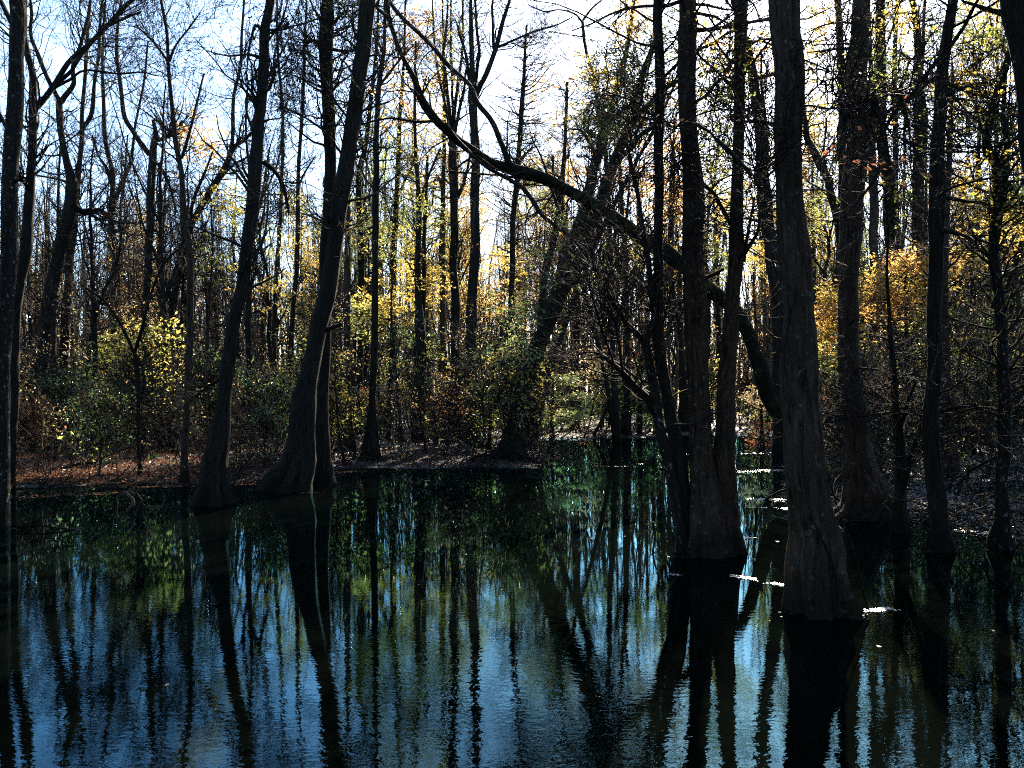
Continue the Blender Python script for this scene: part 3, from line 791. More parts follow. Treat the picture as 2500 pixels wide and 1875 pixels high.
T('slim_tree', 'slim trunk rising through the gap left of the leaning pair',
  [(1310, 1062, 26), (1316, 900, 19), (1320, 800, 18), (1330, 675, 18), (1345, 610, 18), (1365, 529, 19), (1370, 448, 14), (1378, 360, 10), (1385, 200, 7)], [[(1366, 520, 8), (1352, 440, 7), (1350, 380, 5)]], 'dark', crown=dict(n=26, t0=0.35, L=(0.8, 2.4)),
  clouds=[(1330, 220, 60, 60, 300, 'orange', 0.13), (1300, 450, 60, 60, 300, 'lime', 0.13), (1380, 300, 50, 50, 260, 'gold', 0.13), (1220, 640, 50, 50, 420, 'gold', 0.13), (1200, 740, 50, 50, 420, 'orange', 0.13)])
T('slim_tree', 'dark slim trunk just right of the leaning pair, seen over the far channel',
  [(1404, 1053, 32), (1405, 850, 20), (1410, 680, 20), (1420, 600, 18), (1440, 500, 14), (1450, 400, 10)], (), 'dark', crown=dict(n=26, t0=0.3, L=(0.8, 2.4)), clouds=[(1430, 300, 60, 70, 420, 'gold', 0.13), (1400, 420, 60, 60, 420, 'orange', 0.13), (1440, 560, 50, 70, 420, 'lime', 0.13), (1480, 640, 60, 60, 500, 'lime', 0.13)])
T('slim_tree', 'dark straight trunk standing in the far channel with its reflection running down the water',
  [(1530, 1063, 22), (1531, 980, 17), (1532, 885, 15), (1530, 760, 14), (1525, 600, 12), (1515, 450, 10), (1510, 350, 7)], (), 'dark', crown=dict(n=26, t0=0.35, L=(0.8, 2.4)), clouds=[(1550, 330, 70, 70, 600, 'orange', 0.13), (1500, 200, 70, 80, 500, 'gold', 0.13), (1640, 250, 50, 80, 420, 'orange', 0.13), (1750, 300, 50, 90, 500, 'lime', 0.13), (1990, 200, 60, 90, 420, 'gold', 0.13), (1560, 600, 60, 60, 500, 'gold', 0.13), (1545, 500, 50, 60, 300, 'orange', 0.13)])
T('drooping_tree', 'thin sinuous tree with small dark seed balls on its bare twigs high against the sky',
  [(1507, 1078, 20), (1497, 900, 14), (1490, 700, 13), (1487, 500, 12), (1477, 360, 11), (1463, 277, 10), (1450, 200, 9), (1438, 150, 9), (1428, 110, 8), (1422, 53, 7)],
  [[(1422, 56, 6), (1402, 33, 5), (1365, 24, 4), (1329, 28, 4), (1290, 12, 3)], [(1423, 50, 6), (1445, 20, 5), (1475, -6, 4)], [(1425, 90, 4), (1390, 85, 3), (1340, 76, 2)]], 'dark', crown=dict(n=20, t0=0.5, L=(0.8, 2.0), limb_n=12), top=0)
# --- the arching trunk
T('arching_tree', 'long mossy trunk arching across the whole middle from lower right to upper left',
  [(1948, 1146, 48), (1925, 1070, 42), (1897, 999, 37), (1868, 938, 34), (1840, 852, 34), (1803, 791, 34), (1771, 750, 34), (1726, 706, 34), (1673, 661, 35), (1616, 616, 36), (1593, 604, 36), (1512, 541, 34), (1451, 500, 32), (1370, 460, 30), (1309, 431, 29), (1248, 411, 28), (1187, 391, 25), (1134, 354, 23), (1097, 321, 22), (1060, 285, 19), (1032, 244, 17), (1016, 195, 15), (991, 150, 14), (971, 110, 13), (959, 73, 12), (951, 41, 12), (951, -3, 11)],
  [dict(p=[(1256, 415, 15), (1243, 399, 15), (1219, 346, 14), (1199, 297, 13), (1166, 252, 13), (1146, 208, 12), (1105, 167, 12), (1060, 118, 11), (1012, 73, 10), (963, 20, 9), (945, -5, 8)], bark='pale', at=0.6),
   dict(p=[(1085, 300, 8), (1125, 350, 9), (1182, 403, 9), (1243, 439, 10), (1284, 468, 11), (1325, 525, 10), (1370, 561, 9), (1410, 598, 7), (1447, 640, 5)], near=-0.35, at=0.6, bark='dark'),
   dict(p=[(1093, 309, 8), (1064, 297, 7), (1012, 297, 7), (963, 289, 6), (922, 293, 5), (881, 303, 4), (840, 296, 3)], at=0.7),
   dict(p=[(954, 45, 8), (935, 32, 8), (900, 0, 7)], at=0.9),
   dict(p=[(1330, 445, 8), (1250, 432, 6), (1180, 425, 5), (1090, 418, 4)], at=0.55),
   dict(p=[(1512, 545, 8), (1490, 610, 6), (1480, 690, 4)], at=0.5)],
  'mossy', crown=dict(n=46, t0=0.35, t1=0.95, L=(0.5, 1.8), limb_n=12, sub2=2, up=0.03), dD=-2.0, top=4, clouds=[(1150, 600, 1, 1, 14, 'russet', 0.06)])
# --- the clump on the right
T('white_patched_tree', 'crooked tree with white lichen patches leaning out of the water beside the clump',
  [(1676, 1352, 46), (1662, 1290, 31), (1645, 1190, 28), (1625, 1100, 26), (1605, 1020, 25), (1590, 925, 22), (1580, 860, 20), (1578, 830, 18), (1588, 803, 16), (1597, 770, 15), (1592, 722, 14), (1588, 681, 14), (1582, 640, 13), (1570, 560, 12), (1558, 480, 11), (1543, 410, 10), (1530, 350, 8)],
  [[(1577, 838, 15), (1557, 815, 15), (1532, 791, 14), (1508, 755, 13), (1488, 722, 11), (1467, 681, 9), (1450, 645, 7), (1440, 600, 4)],
   [(1604, 1015, 22), (1585, 985, 22), (1565, 958, 21), (1532, 925, 18), (1500, 893, 13), (1471, 868, 9), (1431, 860, 5), (1390, 880, 3)],
   [(1500, 893, 8), (1485, 850, 7), (1465, 790, 6), (1445, 720, 5), (1430, 660, 3)], [(1520, 905, 7), (1510, 830, 7), (1495, 760, 5), (1470, 690, 4)]], 'pale', crown=dict(n=22, t0=0.35, L=(0.5, 1.6), limb_n=12, sub2=2), top=0)
T('swamp_tree', 'dark narrow trunk second in the clump, gently curving, with thin grey lichen spots',
  [(1690, 1348, 60), (1682, 1295, 46), (1665, 1200, 40), (1650, 1090, 36), (1635, 1007, 33), (1620, 925, 30), (1612, 844, 28), (1608, 722, 26), (1606, 600, 23), (1606, 540, 22), (1608, 366, 23), (1610, 163, 24), (1608, -3, 22)],
  [[(1612, 300, 6), (1570, 260, 5), (1530, 240, 4), (1470, 220, 3)], [(1612, 820, 6), (1625, 760, 5), (1640, 700, 3)]], 'dark', crown=dict(n=22, t0=0.45, L=(0.7, 2.0), limb_n=14, up=0.02), top=6)
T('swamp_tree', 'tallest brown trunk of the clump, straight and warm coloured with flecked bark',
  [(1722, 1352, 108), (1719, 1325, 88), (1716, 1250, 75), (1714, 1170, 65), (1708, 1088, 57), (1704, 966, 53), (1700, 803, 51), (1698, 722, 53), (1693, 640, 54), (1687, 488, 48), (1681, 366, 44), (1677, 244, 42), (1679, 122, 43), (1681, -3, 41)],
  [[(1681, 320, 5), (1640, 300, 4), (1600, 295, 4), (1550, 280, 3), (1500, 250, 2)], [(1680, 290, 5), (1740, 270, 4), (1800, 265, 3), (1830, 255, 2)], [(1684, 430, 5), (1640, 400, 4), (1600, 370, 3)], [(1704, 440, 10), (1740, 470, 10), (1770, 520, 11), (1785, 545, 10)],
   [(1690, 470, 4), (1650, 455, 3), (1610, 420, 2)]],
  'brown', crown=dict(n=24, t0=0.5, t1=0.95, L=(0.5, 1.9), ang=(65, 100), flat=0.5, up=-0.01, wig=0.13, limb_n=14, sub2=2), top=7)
T('swamp_tree', 'dark trunk at the right of the clump, leaning slightly right and pinching at mid height',
  [(1774, 1348, 88), (1774, 1318, 72), (1772, 1215, 60), (1769, 1130, 50), (1771, 1007, 45), (1773, 925, 43), (1783, 803, 38), (1789, 722, 36), (1797, 660, 37), (1799, 600, 36), (1799, 529, 32), (1801, 407, 28), (1803, 326, 27), (1805, 203, 28), (1808, 81, 31), (1811, -3, 31)],
  [[(1795, 640, 13), (1815, 620, 12), (1835, 590, 10), (1850, 560, 7), (1856, 500, 5)], [(1797, 190, 8), (1770, 190, 8), (1745, 205, 8), (1722, 235, 7), (1705, 245, 6)], [(1800, 130, 8), (1775, 170, 8), (1720, 175, 6), (1705, 185, 6)],
   [(1802, 300, 4), (1840, 275, 4), (1870, 265, 3)], [(1815, 640, 9), (1830, 545, 7), (1842, 480, 5)]],
  'brown', crown=dict(n=20, t0=0.45, t1=0.95, L=(0.5, 1.8), ang=(65, 100), flat=0.5, up=-0.01, wig=0.13, limb_n=10, sub2=2), top=7,
  clouds=[(1745, 220, 50, 40, 360, 'lime', 0.07), (1750, 110, 50, 50, 300, 'gold', 0.07)])
T('curving_tree', 'dark curving trunk swinging out from behind the clump and in behind the biggest trunk',
  [(1912, 1110, 52), (1906, 1000, 38), (1903, 880, 35), (1902, 790, 36), (1900, 720, 36), (1889, 650, 35), (1877, 570, 33), (1867, 488, 31), (1862, 427, 32), (1862, 366, 32), (1852, 285, 28), (1840, 203, 23), (1815, 90, 20), (1797, 20, 17), (1790, -4, 15)],
  [[(1880, 330, 8), (1872, 300, 8), (1860, 220, 7), (1858, 120, 5)], [(1862, 480, 6), (1845, 440, 5), (1830, 410, 4)]], 'dark', crown=dict(n=22, t0=0.4, L=(0.8, 2.4), limb_n=10))
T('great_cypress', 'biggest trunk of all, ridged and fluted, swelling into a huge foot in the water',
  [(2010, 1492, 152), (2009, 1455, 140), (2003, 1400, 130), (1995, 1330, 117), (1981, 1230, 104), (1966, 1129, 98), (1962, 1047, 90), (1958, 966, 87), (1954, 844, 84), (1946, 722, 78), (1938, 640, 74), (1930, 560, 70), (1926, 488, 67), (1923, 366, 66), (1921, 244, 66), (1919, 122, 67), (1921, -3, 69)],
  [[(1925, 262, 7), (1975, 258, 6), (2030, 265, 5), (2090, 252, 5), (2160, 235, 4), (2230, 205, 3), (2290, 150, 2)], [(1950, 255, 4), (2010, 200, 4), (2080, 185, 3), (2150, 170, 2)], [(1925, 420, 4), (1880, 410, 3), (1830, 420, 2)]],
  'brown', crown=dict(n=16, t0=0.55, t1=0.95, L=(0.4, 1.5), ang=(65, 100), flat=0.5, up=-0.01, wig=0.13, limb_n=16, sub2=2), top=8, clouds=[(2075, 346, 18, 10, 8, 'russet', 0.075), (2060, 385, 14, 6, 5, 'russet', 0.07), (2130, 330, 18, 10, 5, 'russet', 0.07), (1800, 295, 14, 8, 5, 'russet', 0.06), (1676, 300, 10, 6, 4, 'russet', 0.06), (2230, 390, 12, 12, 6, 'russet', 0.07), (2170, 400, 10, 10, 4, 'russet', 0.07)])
T('bell_footed_tree', 'broad brown trunk spreading into a bell shaped foot in the water, right of the biggest',
  [(2107, 1264, 138), (2105, 1236, 112), (2097, 1190, 92), (2088, 1129, 71), (2084, 1047, 61), (2080, 966, 53), (2076, 885, 47), (2074, 763, 46), (2073, 640, 48), (2076, 570, 52), (2084, 488, 54), (2092, 407, 55), (2096, 326, 54), (2096, 203, 50), (2098, 122, 46), (2100, -3, 42)],
  [[(2100, 60, 6), (2060, 55, 5), (2010, 62, 4), (1960, 85, 3)], [(2078, 970, 5), (2055, 998, 5), (2020, 1008, 4), (2000, 1020, 3)], [(2082, 990, 5), (2110, 997, 5), (2150, 1006, 4), (2200, 1030, 2)], [(2076, 880, 6), (2100, 898, 6), (2150, 905, 5), (2180, 935, 3)]],
  'brown', crown=dict(n=16, t0=0.5, t1=0.95, L=(0.5, 1.8), ang=(65, 100), flat=0.5, up=-0.01, wig=0.13, limb_n=12, sub2=2), top=6, clouds=[(2110, 190, 50, 60, 160, 'lime', 0.09), (2180, 200, 60, 70, 320, 'lime', 0.09), (2180, 60, 60, 60, 260, 'gold', 0.09)])
T('side_limbed_tree', 'slim trunk behind the bell footed one with a stout limb slanting up to the left',
  [(2042, 1096, 34), (2045, 950, 18), (2046, 800, 17), (2048, 675, 18), (2052, 570, 19), (2056, 448, 20), (2056, 366, 20), (2054, 244, 18), (2052, 122, 18), (2045, -3, 15)],
  [[(2048, 580, 19), (2041, 530, 20), (2031, 488, 21), (2020, 440, 20), (1999, 395, 19), (1974, 346, 16), (1966, 300, 12), (1960, 240, 9)]], 'dark', crown=dict(n=22, t0=0.4, L=(0.8, 2.2), limb_n=14),
  clouds=[(1990, 90, 50, 80, 420, 'gold', 0.12), (1850, 150, 50, 80, 420, 'orange', 0.12), (2000, 280, 40, 50, 260, 'gold', 0.12), (2020, 400, 40, 60, 420, 'green', 0.11), (1990, 520, 40, 60, 320, 'lime', 0.12), (1800, 500, 60, 60, 420, 'gold', 0.12), (1760, 420, 60, 70, 420, 'lime', 0.12)])
T('leafy_tree', 'trunk with clinging leafy sprays up its whole height, behind the tree with the drooping branch',
  [(2178, 1083, 42), (2176, 1000, 26), (2175, 900, 23), (2173, 680, 23), (2172, 620, 24), (2170, 529, 25), (2166, 448, 26), (2155, 366, 26), (2147, 285, 28), (2149, 203, 28), (2149, 122, 26), (2151, -3, 22)],
  [[(2172, 560, 7), (2190, 490, 6), (2215, 420, 4)]], 'mossy', crown=dict(n=26, t0=0.4, L=(0.8, 2.2)), clouds=[(2110, 420, 50, 70, 400, 'gold', 0.11), (2200, 480, 50, 60, 400, 'lime', 0.11), (2150, 200, 40, 90, 500, 'lime', 0.11), (2160, 60, 50, 60, 300, 'gold', 0.11), (2200, 330, 50, 60, 260, 'green', 0.11)])
T('slim_tree', 'slim dark trunk in front of the bright orange leaves, right of the bell footed tree',
  [(2140, 1120, 46), (2138, 1060, 30), (2137, 966, 25), (2135, 844, 22), (2135, 722, 21), (2133, 600, 21), (2134, 520, 21), (2133, 448, 20), (2130, 366, 17), (2128, 250, 13), (2125, 120, 10), (2120, -3, 8)], (), 'brown', crown=dict(n=26, t0=0.4, L=(0.8, 2.2)))
T('slim_tree', 'pole like pale grey stem right of the leafy trunk',
  [(2196, 1067, 28), (2193, 950, 19), (2190, 800, 14), (2188, 500, 13), (2184, 244, 12), (2186, 81, 10), (2192, -3, 8)], (), 'pale', crown=dict(n=22, t0=0.45, L=(0.8, 2.2)), clouds=[(2200, 140, 40, 60, 260, 'gold', 0.12)])
T('slim_tree', 'thinnest straight stem left of the trunk with the drooping branch, bare and dark',
  [(2212, 1058, 14), (2206, 900, 9), (2206, 675, 7), (2208, 386, 6), (2210, 250, 4)], (), 'dark', crown=dict(n=26, t0=0.4, L=(0.8, 2.0)))
T('twin_topped_tree', 'dark trunk parting in two near the top, between leafy and drooping branch trees',
  [(2226, 1086, 48), (2229, 1000, 27), (2233, 800, 23), (2236, 675, 22), (2239, 488, 24), (2241, 366, 24), (2243, 264, 20), (2241, 142, 20), (2235, 41, 16), (2225, -3, 14)],
  [[(2240, 420, 12), (2258, 350, 14), (2256, 280, 14), (2250, 190, 12), (2255, 90, 9), (2260, -3, 7)], [(2238, 300, 7), (2210, 260, 6), (2198, 200, 5)]], 'dark', crown=dict(n=26, t0=0.4, L=(0.8, 2.2), limb_n=14),
  clouds=[(2330, 180, 50, 80, 420, 'gold', 0.11), (2350, 60, 50, 60, 420, 'lime', 0.11), (2260, 200, 40, 90, 400, 'lime', 0.11), (2290, 60, 60, 60, 400, 'green', 0.11), (2230, 330, 30, 60, 200, 'russet', 0.09)])
T('drooping_branch_tree', 'dark trunk with one long branch drooping down to the left across the picture',
  [(2304, 1342, 82), (2297, 1300, 58), (2287, 1240, 48), (2279, 1170, 42), (2275, 1047, 38), (2276, 925, 35), (2280, 844, 34), (2284, 722, 34), (2287, 620, 34), (2286, 529, 36), (2288, 407, 34), (2290, 326, 31), (2296, 244, 28), (2302, 163, 27), (2314, 81, 26), (2328, -3, 24)],
  [[(2300, 140, 12), (2285, 152, 11), (2267, 178, 11), (2235, 220, 10), (2198, 260, 10), (2170, 297, 9), (2153, 346, 8), (2145, 407, 8), (2129, 448, 7), (2096, 488, 6), (2068, 525, 4)],
   [(2302, 135, 11), (2330, 100, 11), (2357, 61, 10), (2380, 10, 9), (2390, -5, 8)], [(2292, 300, 6), (2330, 280, 5), (2370, 275, 4), (2440, 270, 3)], [(2290, 330, 5), (2250, 300, 4), (2200, 290, 3), (2130, 285, 2)],
   [(2285, 1000, 12), (2300, 1003, 12), (2330, 996, 11), (2370, 988, 11), (2400, 998, 9), (2436, 1014, 6)], [(2283, 960, 6), (2320, 950, 5), (2350, 930, 4), (2370, 925, 3)]],
  'dark', crown=dict(n=20, t0=0.35, t1=0.95, L=(0.5, 2.0), ang=(60, 100), flat=0.5, up=0.0, wig=0.15, limb_n=9, sub2=2), top=6, clouds=[(2380, 210, 50, 50, 260, 'gold', 0.08), (2330, 330, 40, 30, 120, 'lime', 0.08)])
T('lyre_shaped_tree', 'mottled slim tree whose top opens like a lyre, close to the right edge',
  [(2442, 1337, 58), (2445, 1270, 34), (2446, 1170, 31), (2450, 1047, 30), (2454, 966, 29), (2450, 885, 27), (2446, 803, 24), (2438, 702, 23), (2428, 620, 23), (2430, 570, 26), (2442, 468, 30), (2446, 407, 34), (2440, 390, 30)],
  [[(2440, 400, 22), (2416, 378, 22), (2409, 338, 20), (2421, 277, 21), (2446, 195, 19), (2463, 138, 16), (2475, 81, 14), (2480, -3, 10)], [(2450, 405, 20), (2456, 366, 18), (2456, 326, 15), (2446, 285, 11), (2455, 220, 10), (2450, 170, 8)],
   [(2452, 400, 11), (2480, 372, 10), (2510, 350, 9)], [(2443, 1115, 9), (2430, 1117, 9), (2400, 1130, 8), (2370, 1150, 7), (2340, 1185, 4)], [(2412, 340, 9), (2390, 300, 8), (2385, 270, 6), (2384, 230, 4)], [(2448, 200, 8), (2400, 190, 7), (2370, 160, 5)]],
  'pale', crown=dict(n=24, t0=0.4, L=(0.5, 1.8), limb_n=9, sub2=2), top=4, clouds=[(2420, 110, 70, 60, 500, 'lime', 0.08), (2440, 300, 60, 60, 300, 'deep', 0.08), (2480, 520, 60, 60, 600, 'gold', 0.08), (2480, 450, 50, 50, 400, 'green', 0.08), (2400, 420, 30, 50, 120, 'gold', 0.08)])
T('swamp_tree', 'black bulging trunk cut off by the picture edge at upper right',
  [(2610, 1450, 140), (2600, 1380, 104), (2585, 1000, 84), (2562, 600, 78), (2540, 358, 78), (2526, 244, 76), (2512, 171, 75), (2500, 102, 74), (2490, 41, 76), (2490, -3, 78)],
  [[(2455, 40, 14), (2435, 30, 13), (2414, 24, 12), (2380, 12, 9), (2355, 5, 7), (2330, -6, 5)], [(2530, 330, 9), (2500, 330, 8), (2460, 350, 6), (2400, 360, 4), (2300, 358, 3)]], 'dark', crown=dict(n=14, t0=0.5, L=(0.6, 1.6), limb_n=12), top=7)
T('slim_tree', 'slim mossy trunk seen between the drooping branch and the lyre shaped tree',
  [(2364, 1104, 30), (2368, 1040, 19), (2371, 900, 15), (2375, 700, 14), (2380, 550, 12), (2388, 400, 9), (2394, 250, 6)], (), 'mossy', crown=dict(n=26, t0=0.3, L=(0.8, 2.2)), clouds=[(2360, 640, 50, 60, 360, 'gold', 0.11), (2390, 760, 50, 60, 500, 'green', 0.10), (2400, 860, 40, 70, 420, 'green', 0.10), (2360, 450, 40, 60, 200, 'gold', 0.11)])
T('slim_tree', 'dark trunk just left of the lyre shaped tree with green leaves around it',
  [(2409, 1082, 40), (2412, 1000, 25), (2415, 850, 20), (2424, 700, 18), (2430, 560, 14), (2425, 420, 10)], (), 'dark', crown=dict(n=22, t0=0.35, L=(0.8, 2.0)), clouds=[(2480, 700, 60, 70, 800, 'green', 0.10), (2480, 820, 60, 70, 800, 'green', 0.10), (2480, 600, 50, 50, 420, 'orange', 0.11)])
T('slim_tree', 'pale trunk with flared foot right behind the one with the drooping branch',
  [(2318, 1168, 62), (2316, 1120, 42), (2312, 1000, 27), (2309, 850, 20), (2306, 700, 18), (2310, 560, 15), (2318, 380, 11), (2325, 200, 8)], (), 'brown', crown=dict(n=24, t0=0.4, L=(0.8, 2.0)))
T('v_stemmed_tree', 'black V shaped pair of stems low in the water right of the bell footed tree',
  [(2196, 1300, 44), (2196, 1250, 30), (2197, 1170, 27), (2190, 1050, 22), (2183, 950, 16), (2176, 840, 12), (2172, 760, 9), (2165, 660, 7), (2168, 560, 5), (2160, 460, 3)], [[(2197, 1230, 18), (2215, 1150, 17), (2232, 1090, 14), (2250, 1035, 11), (2262, 960, 8), (2268, 880, 5)], [(2192, 1080, 8), (2215, 985, 8), (2238, 930, 6)]],
  'dark', crown=dict(n=24, t0=0.25, L=(0.5, 1.5), limb_n=14, ang=(45, 100), up=0.0), top=0)
T('slim_tree', 'dark trunk filling the gap between the two brown trunks of the clump',
  [(1670, 1042, 26), (1667, 960, 20), (1660, 860, 18), (1650, 780, 17), (1640, 680, 14), (1636, 560, 12), (1640, 430, 9), (1648, 300, 6)], (), 'dark', base_py=1058, crown=dict(n=22, t0=0.35, L=(1.0, 2.8)),
  clouds=[(1640, 480, 45, 90, 1000, 'orange', 0.15), (1740, 480, 50, 120, 800, 'gold', 0.15), (1560, 430, 60, 60, 700, 'orange', 0.15), (1640, 360, 40, 60, 400, 'orange', 0.15), (1750, 640, 50, 70, 600, 'lime', 0.15), (1640, 620, 40, 60, 400, 'gold', 0.15), (1530, 620, 60, 50, 500, 'lime', 0.15), (1850, 620, 50, 60, 420, 'gold', 0.15), (1720, 330, 40, 60, 260, 'lime', 0.15)])
T('slim_tree', 'thin dark stem visible between the clump and the curving trunk',
  [(1768, 1046, 18), (1760, 900, 14), (1752, 760, 12), (1748, 600, 10), (1745, 450, 8), (1760, 300, 5)], [[(1748, 600, 6), (1770, 520, 6), (1790, 470, 4)], [(1752, 690, 7), (1765, 610, 6), (1770, 540, 4)]], 'dark', crown=dict(n=22, t0=0.3, L=(0.8, 2.4)))
# --- small trees low on the left
T('forked_sapling', 'black forked sapling on the bank with its left fork bending to a pale twiggy arm',
  [(340, 1172, 24), (341, 1150, 12), (338, 1088, 9), (338, 987, 10), (336, 905, 11), (327, 855, 11)], [[(326, 858, 9), (301, 803, 8), (277, 763, 7), (244, 726, 6), (195, 694, 4)], [(328, 856, 9), (346, 803, 8), (362, 742, 7), (395, 653, 5), (435, 608, 4), (470, 560, 3)],
   [(338, 1000, 7), (352, 950, 8), (350, 900, 7), (335, 870, 6)]], 'dark', crown=dict(n=14, t0=0.4, L=(0.4, 1.2), limb_n=16, up=0.02), top=0)
T('yellow_bush_tree', 'small yellow green leafed tree glowing against the dark left wood',
  [(280, 1090, 9), (282, 980, 7), (286, 900, 6), (292, 840, 5)], [[(283, 960, 4), (262, 900, 4), (245, 860, 3)], [(284, 930, 4), (320, 890, 4), (355, 880, 3)]], 'mossy', crown=dict(n=14, t0=0.3, L=(0.4, 1.2)),
  clouds=[(290, 845, 48, 22, 620, 'lime', 0.085, dict(tilt=0.35)), (270, 875, 42, 18, 380, 'lime', 0.085, dict(tilt=0.35)), (310, 905, 60, 16, 500, 'gold', 0.085, dict(tilt=0.3)), (370, 885, 40, 20, 300, 'lime', 0.085, dict(tilt=0.35)), (320, 805, 30, 20, 200, 'gold', 0.11, dict(tilt=0.4))])
T('leaning_stem_tree', 'slim bare stem leaning right and crossing behind the thick grey leaning trunk',
  [(1300, 1098, 22), (1322, 990, 15), (1345, 900, 14), (1400, 740, 13), (1470, 560, 12), (1540, 420, 10), (1600, 310, 8), (1650, 200, 5)], [[(1430, 660, 7), (1440, 560, 6), (1445, 470, 4)]], 'dark', crown=dict(n=24, t0=0.35, L=(0.8, 2.2)))
T('leaning_stem_tree', 'slim bare stem leaning left across the leaning pair from the far channel side',
  [(1502, 1074, 18), (1490, 985, 13), (1478, 920, 12), (1440, 760, 11), (1395, 600, 9), (1350, 470, 7), (1320, 380, 5)], (), 'dark', crown=dict(n=24, t0=0.3, L=(0.8, 2.2)))

# ------------------------------------------------------------ shrubs and small leafy trees the photo singles out
T('maple_tree', 'small tree ablaze with sunlit orange and yellow leaves behind the bell footed trunk',
  [(2225, 1132, 14), (2222, 1000, 11), (2215, 850, 9), (2210, 720, 7), (2215, 620, 5)], [[(2218, 900, 6), (2180, 780, 5), (2160, 700, 3)], [(2216, 860, 6), (2260, 740, 5), (2290, 660, 3)], [(2220, 960, 6), (2120, 860, 5), (2040, 790, 3)]],
  'dark', crown=dict(n=14, t0=0.4, L=(0.5, 1.4)),
  clouds=[(2030, 770, 50, 40, 420, 'orange', 0.14, dict(per=9, spread=0.6)), (2020, 830, 60, 40, 420, 'gold', 0.14, dict(per=9, spread=0.6)), (2045, 720, 40, 35, 252, 'gold', 0.14, dict(per=9, spread=0.6)), (2120, 730, 50, 50, 360, 'orange', 0.14, dict(per=9, spread=0.6)), (2160, 690, 45, 45, 360, 'gold', 0.14, dict(per=9, spread=0.6)),
          (2225, 640, 60, 25, 360, 'orange', 0.14, dict(per=9, spread=0.6)), (2260, 700, 60, 45, 480, 'gold', 0.14, dict(per=9, spread=0.6)), (2210, 750, 50, 40, 360, 'orange', 0.14, dict(per=9, spread=0.6)), (2290, 650, 40, 35, 252, 'orange', 0.14, dict(per=9, spread=0.6)), (2250, 780, 50, 40, 252, 'lime', 0.14, dict(per=9, spread=0.6)), (2060, 880, 40, 50, 300, 'lime', 0.10)])
T('understory_tree', 'tiered shrub with flat sprays of bright pale sunlit leaves at the far channel bank',
  [(1345, 1076, 14), (1348, 1020, 9), (1350, 960, 7), (1352, 900, 5)], (), 'mossy', cat='shrub', crown=dict(n=10, t0=0.3, L=(0.4, 1.2)),
  clouds=[(1375, 928, 45, 14, 420, 'shiny', 0.13, dict(tilt=0.28)), (1335, 962, 45, 9, 380, 'shiny', 0.13, dict(tilt=0.28)), (1405, 968, 28, 8, 240, 'shiny', 0.13, dict(tilt=0.28)), (1315, 1000, 30, 10, 260, 'shiny', 0.13, dict(tilt=0.28)),
          (1390, 1016, 42, 11, 480, 'shiny', 0.13, dict(tilt=0.25)), (1350, 1030, 40, 10, 300, 'shiny', 0.13, dict(tilt=0.28)), (1430, 1000, 30, 30, 220, 'green', 0.12)])
T('understory_tree', 'dense dark green shrub hugging the foot of the thick grey leaning trunk',
  [(1195, 1112, 12), (1196, 1050, 9), (1200, 960, 7), (1210, 860, 5)], [[(1197, 1000, 5), (1240, 920, 4), (1275, 860, 3)]], 'mossy', cat='shrub', crown=dict(n=12, t0=0.3, L=(0.4, 1.3)),
  clouds=[(1200, 860, 70, 40, 380, 'green', 0.10, dict(tilt=0.4)), (1270, 850, 60, 40, 300, 'shiny', 0.10, dict(tilt=0.4)), (1190, 950, 50, 40, 260, 'green', 0.10, dict(tilt=0.4)), (1190, 1030, 40, 30, 260, 'lime', 0.10, dict(tilt=0.4)), (1230, 760, 70, 50, 300, 'green', 0.10), (1260, 930, 35, 30, 220, 'orange', 0.09)])
T('understory_tree', 'broad green shrub over the far water, just left of the white patched tree',
  [(1560, 1064, 14), (1562, 1000, 10), (1566, 930, 7), (1570, 860, 5)], (), 'mossy', cat='shrub', crown=dict(n=14, t0=0.2, L=(0.6, 1.8)),
  clouds=[(1560, 960, 60, 60, 800, 'green', 0.13), (1500, 990, 50, 50, 500, 'deep', 0.13), (1600, 1030, 40, 25, 420, 'shiny', 0.13, dict(tilt=0.35)), (1460, 900, 60, 60, 500, 'tan', 0.11), (1550, 870, 50, 50, 400, 'russet', 0.09)])
T('understory_tree', 'russet leaved brush overhanging the narrow water between the clump and the biggest trunk',
  [(1862, 1090, 14), (1860, 1040, 9), (1858, 980, 7)], [[(1861, 1060, 5), (1850, 1090, 4), (1862, 1120, 3)]], 'mossy', cat='shrub', crown=dict(n=20, t0=0.1, L=(0.4, 1.4), up=-0.05),
  clouds=[(1862, 1080, 26, 45, 420, 'russet', 0.09), (1850, 980, 50, 40, 420, 'tan', 0.10), (1870, 1030, 30, 40, 300, 'lime', 0.09)])
T('understory_tree', 'dark leafy shrub crowding the right bank in front of the slim stems',
  [(2150, 1180, 12), (2150, 1120, 8), (2152, 1050, 6)], [[(2151, 1140, 5), (2180, 1090, 4), (2200, 1060, 2)]], 'mossy', cat='shrub', crown=dict(n=26, t0=0.1, L=(0.4, 1.4)),
  clouds=[(2160, 1080, 50, 50, 420, 'deep', 0.08), (2190, 1160, 40, 40, 260, 'green', 0.07)])

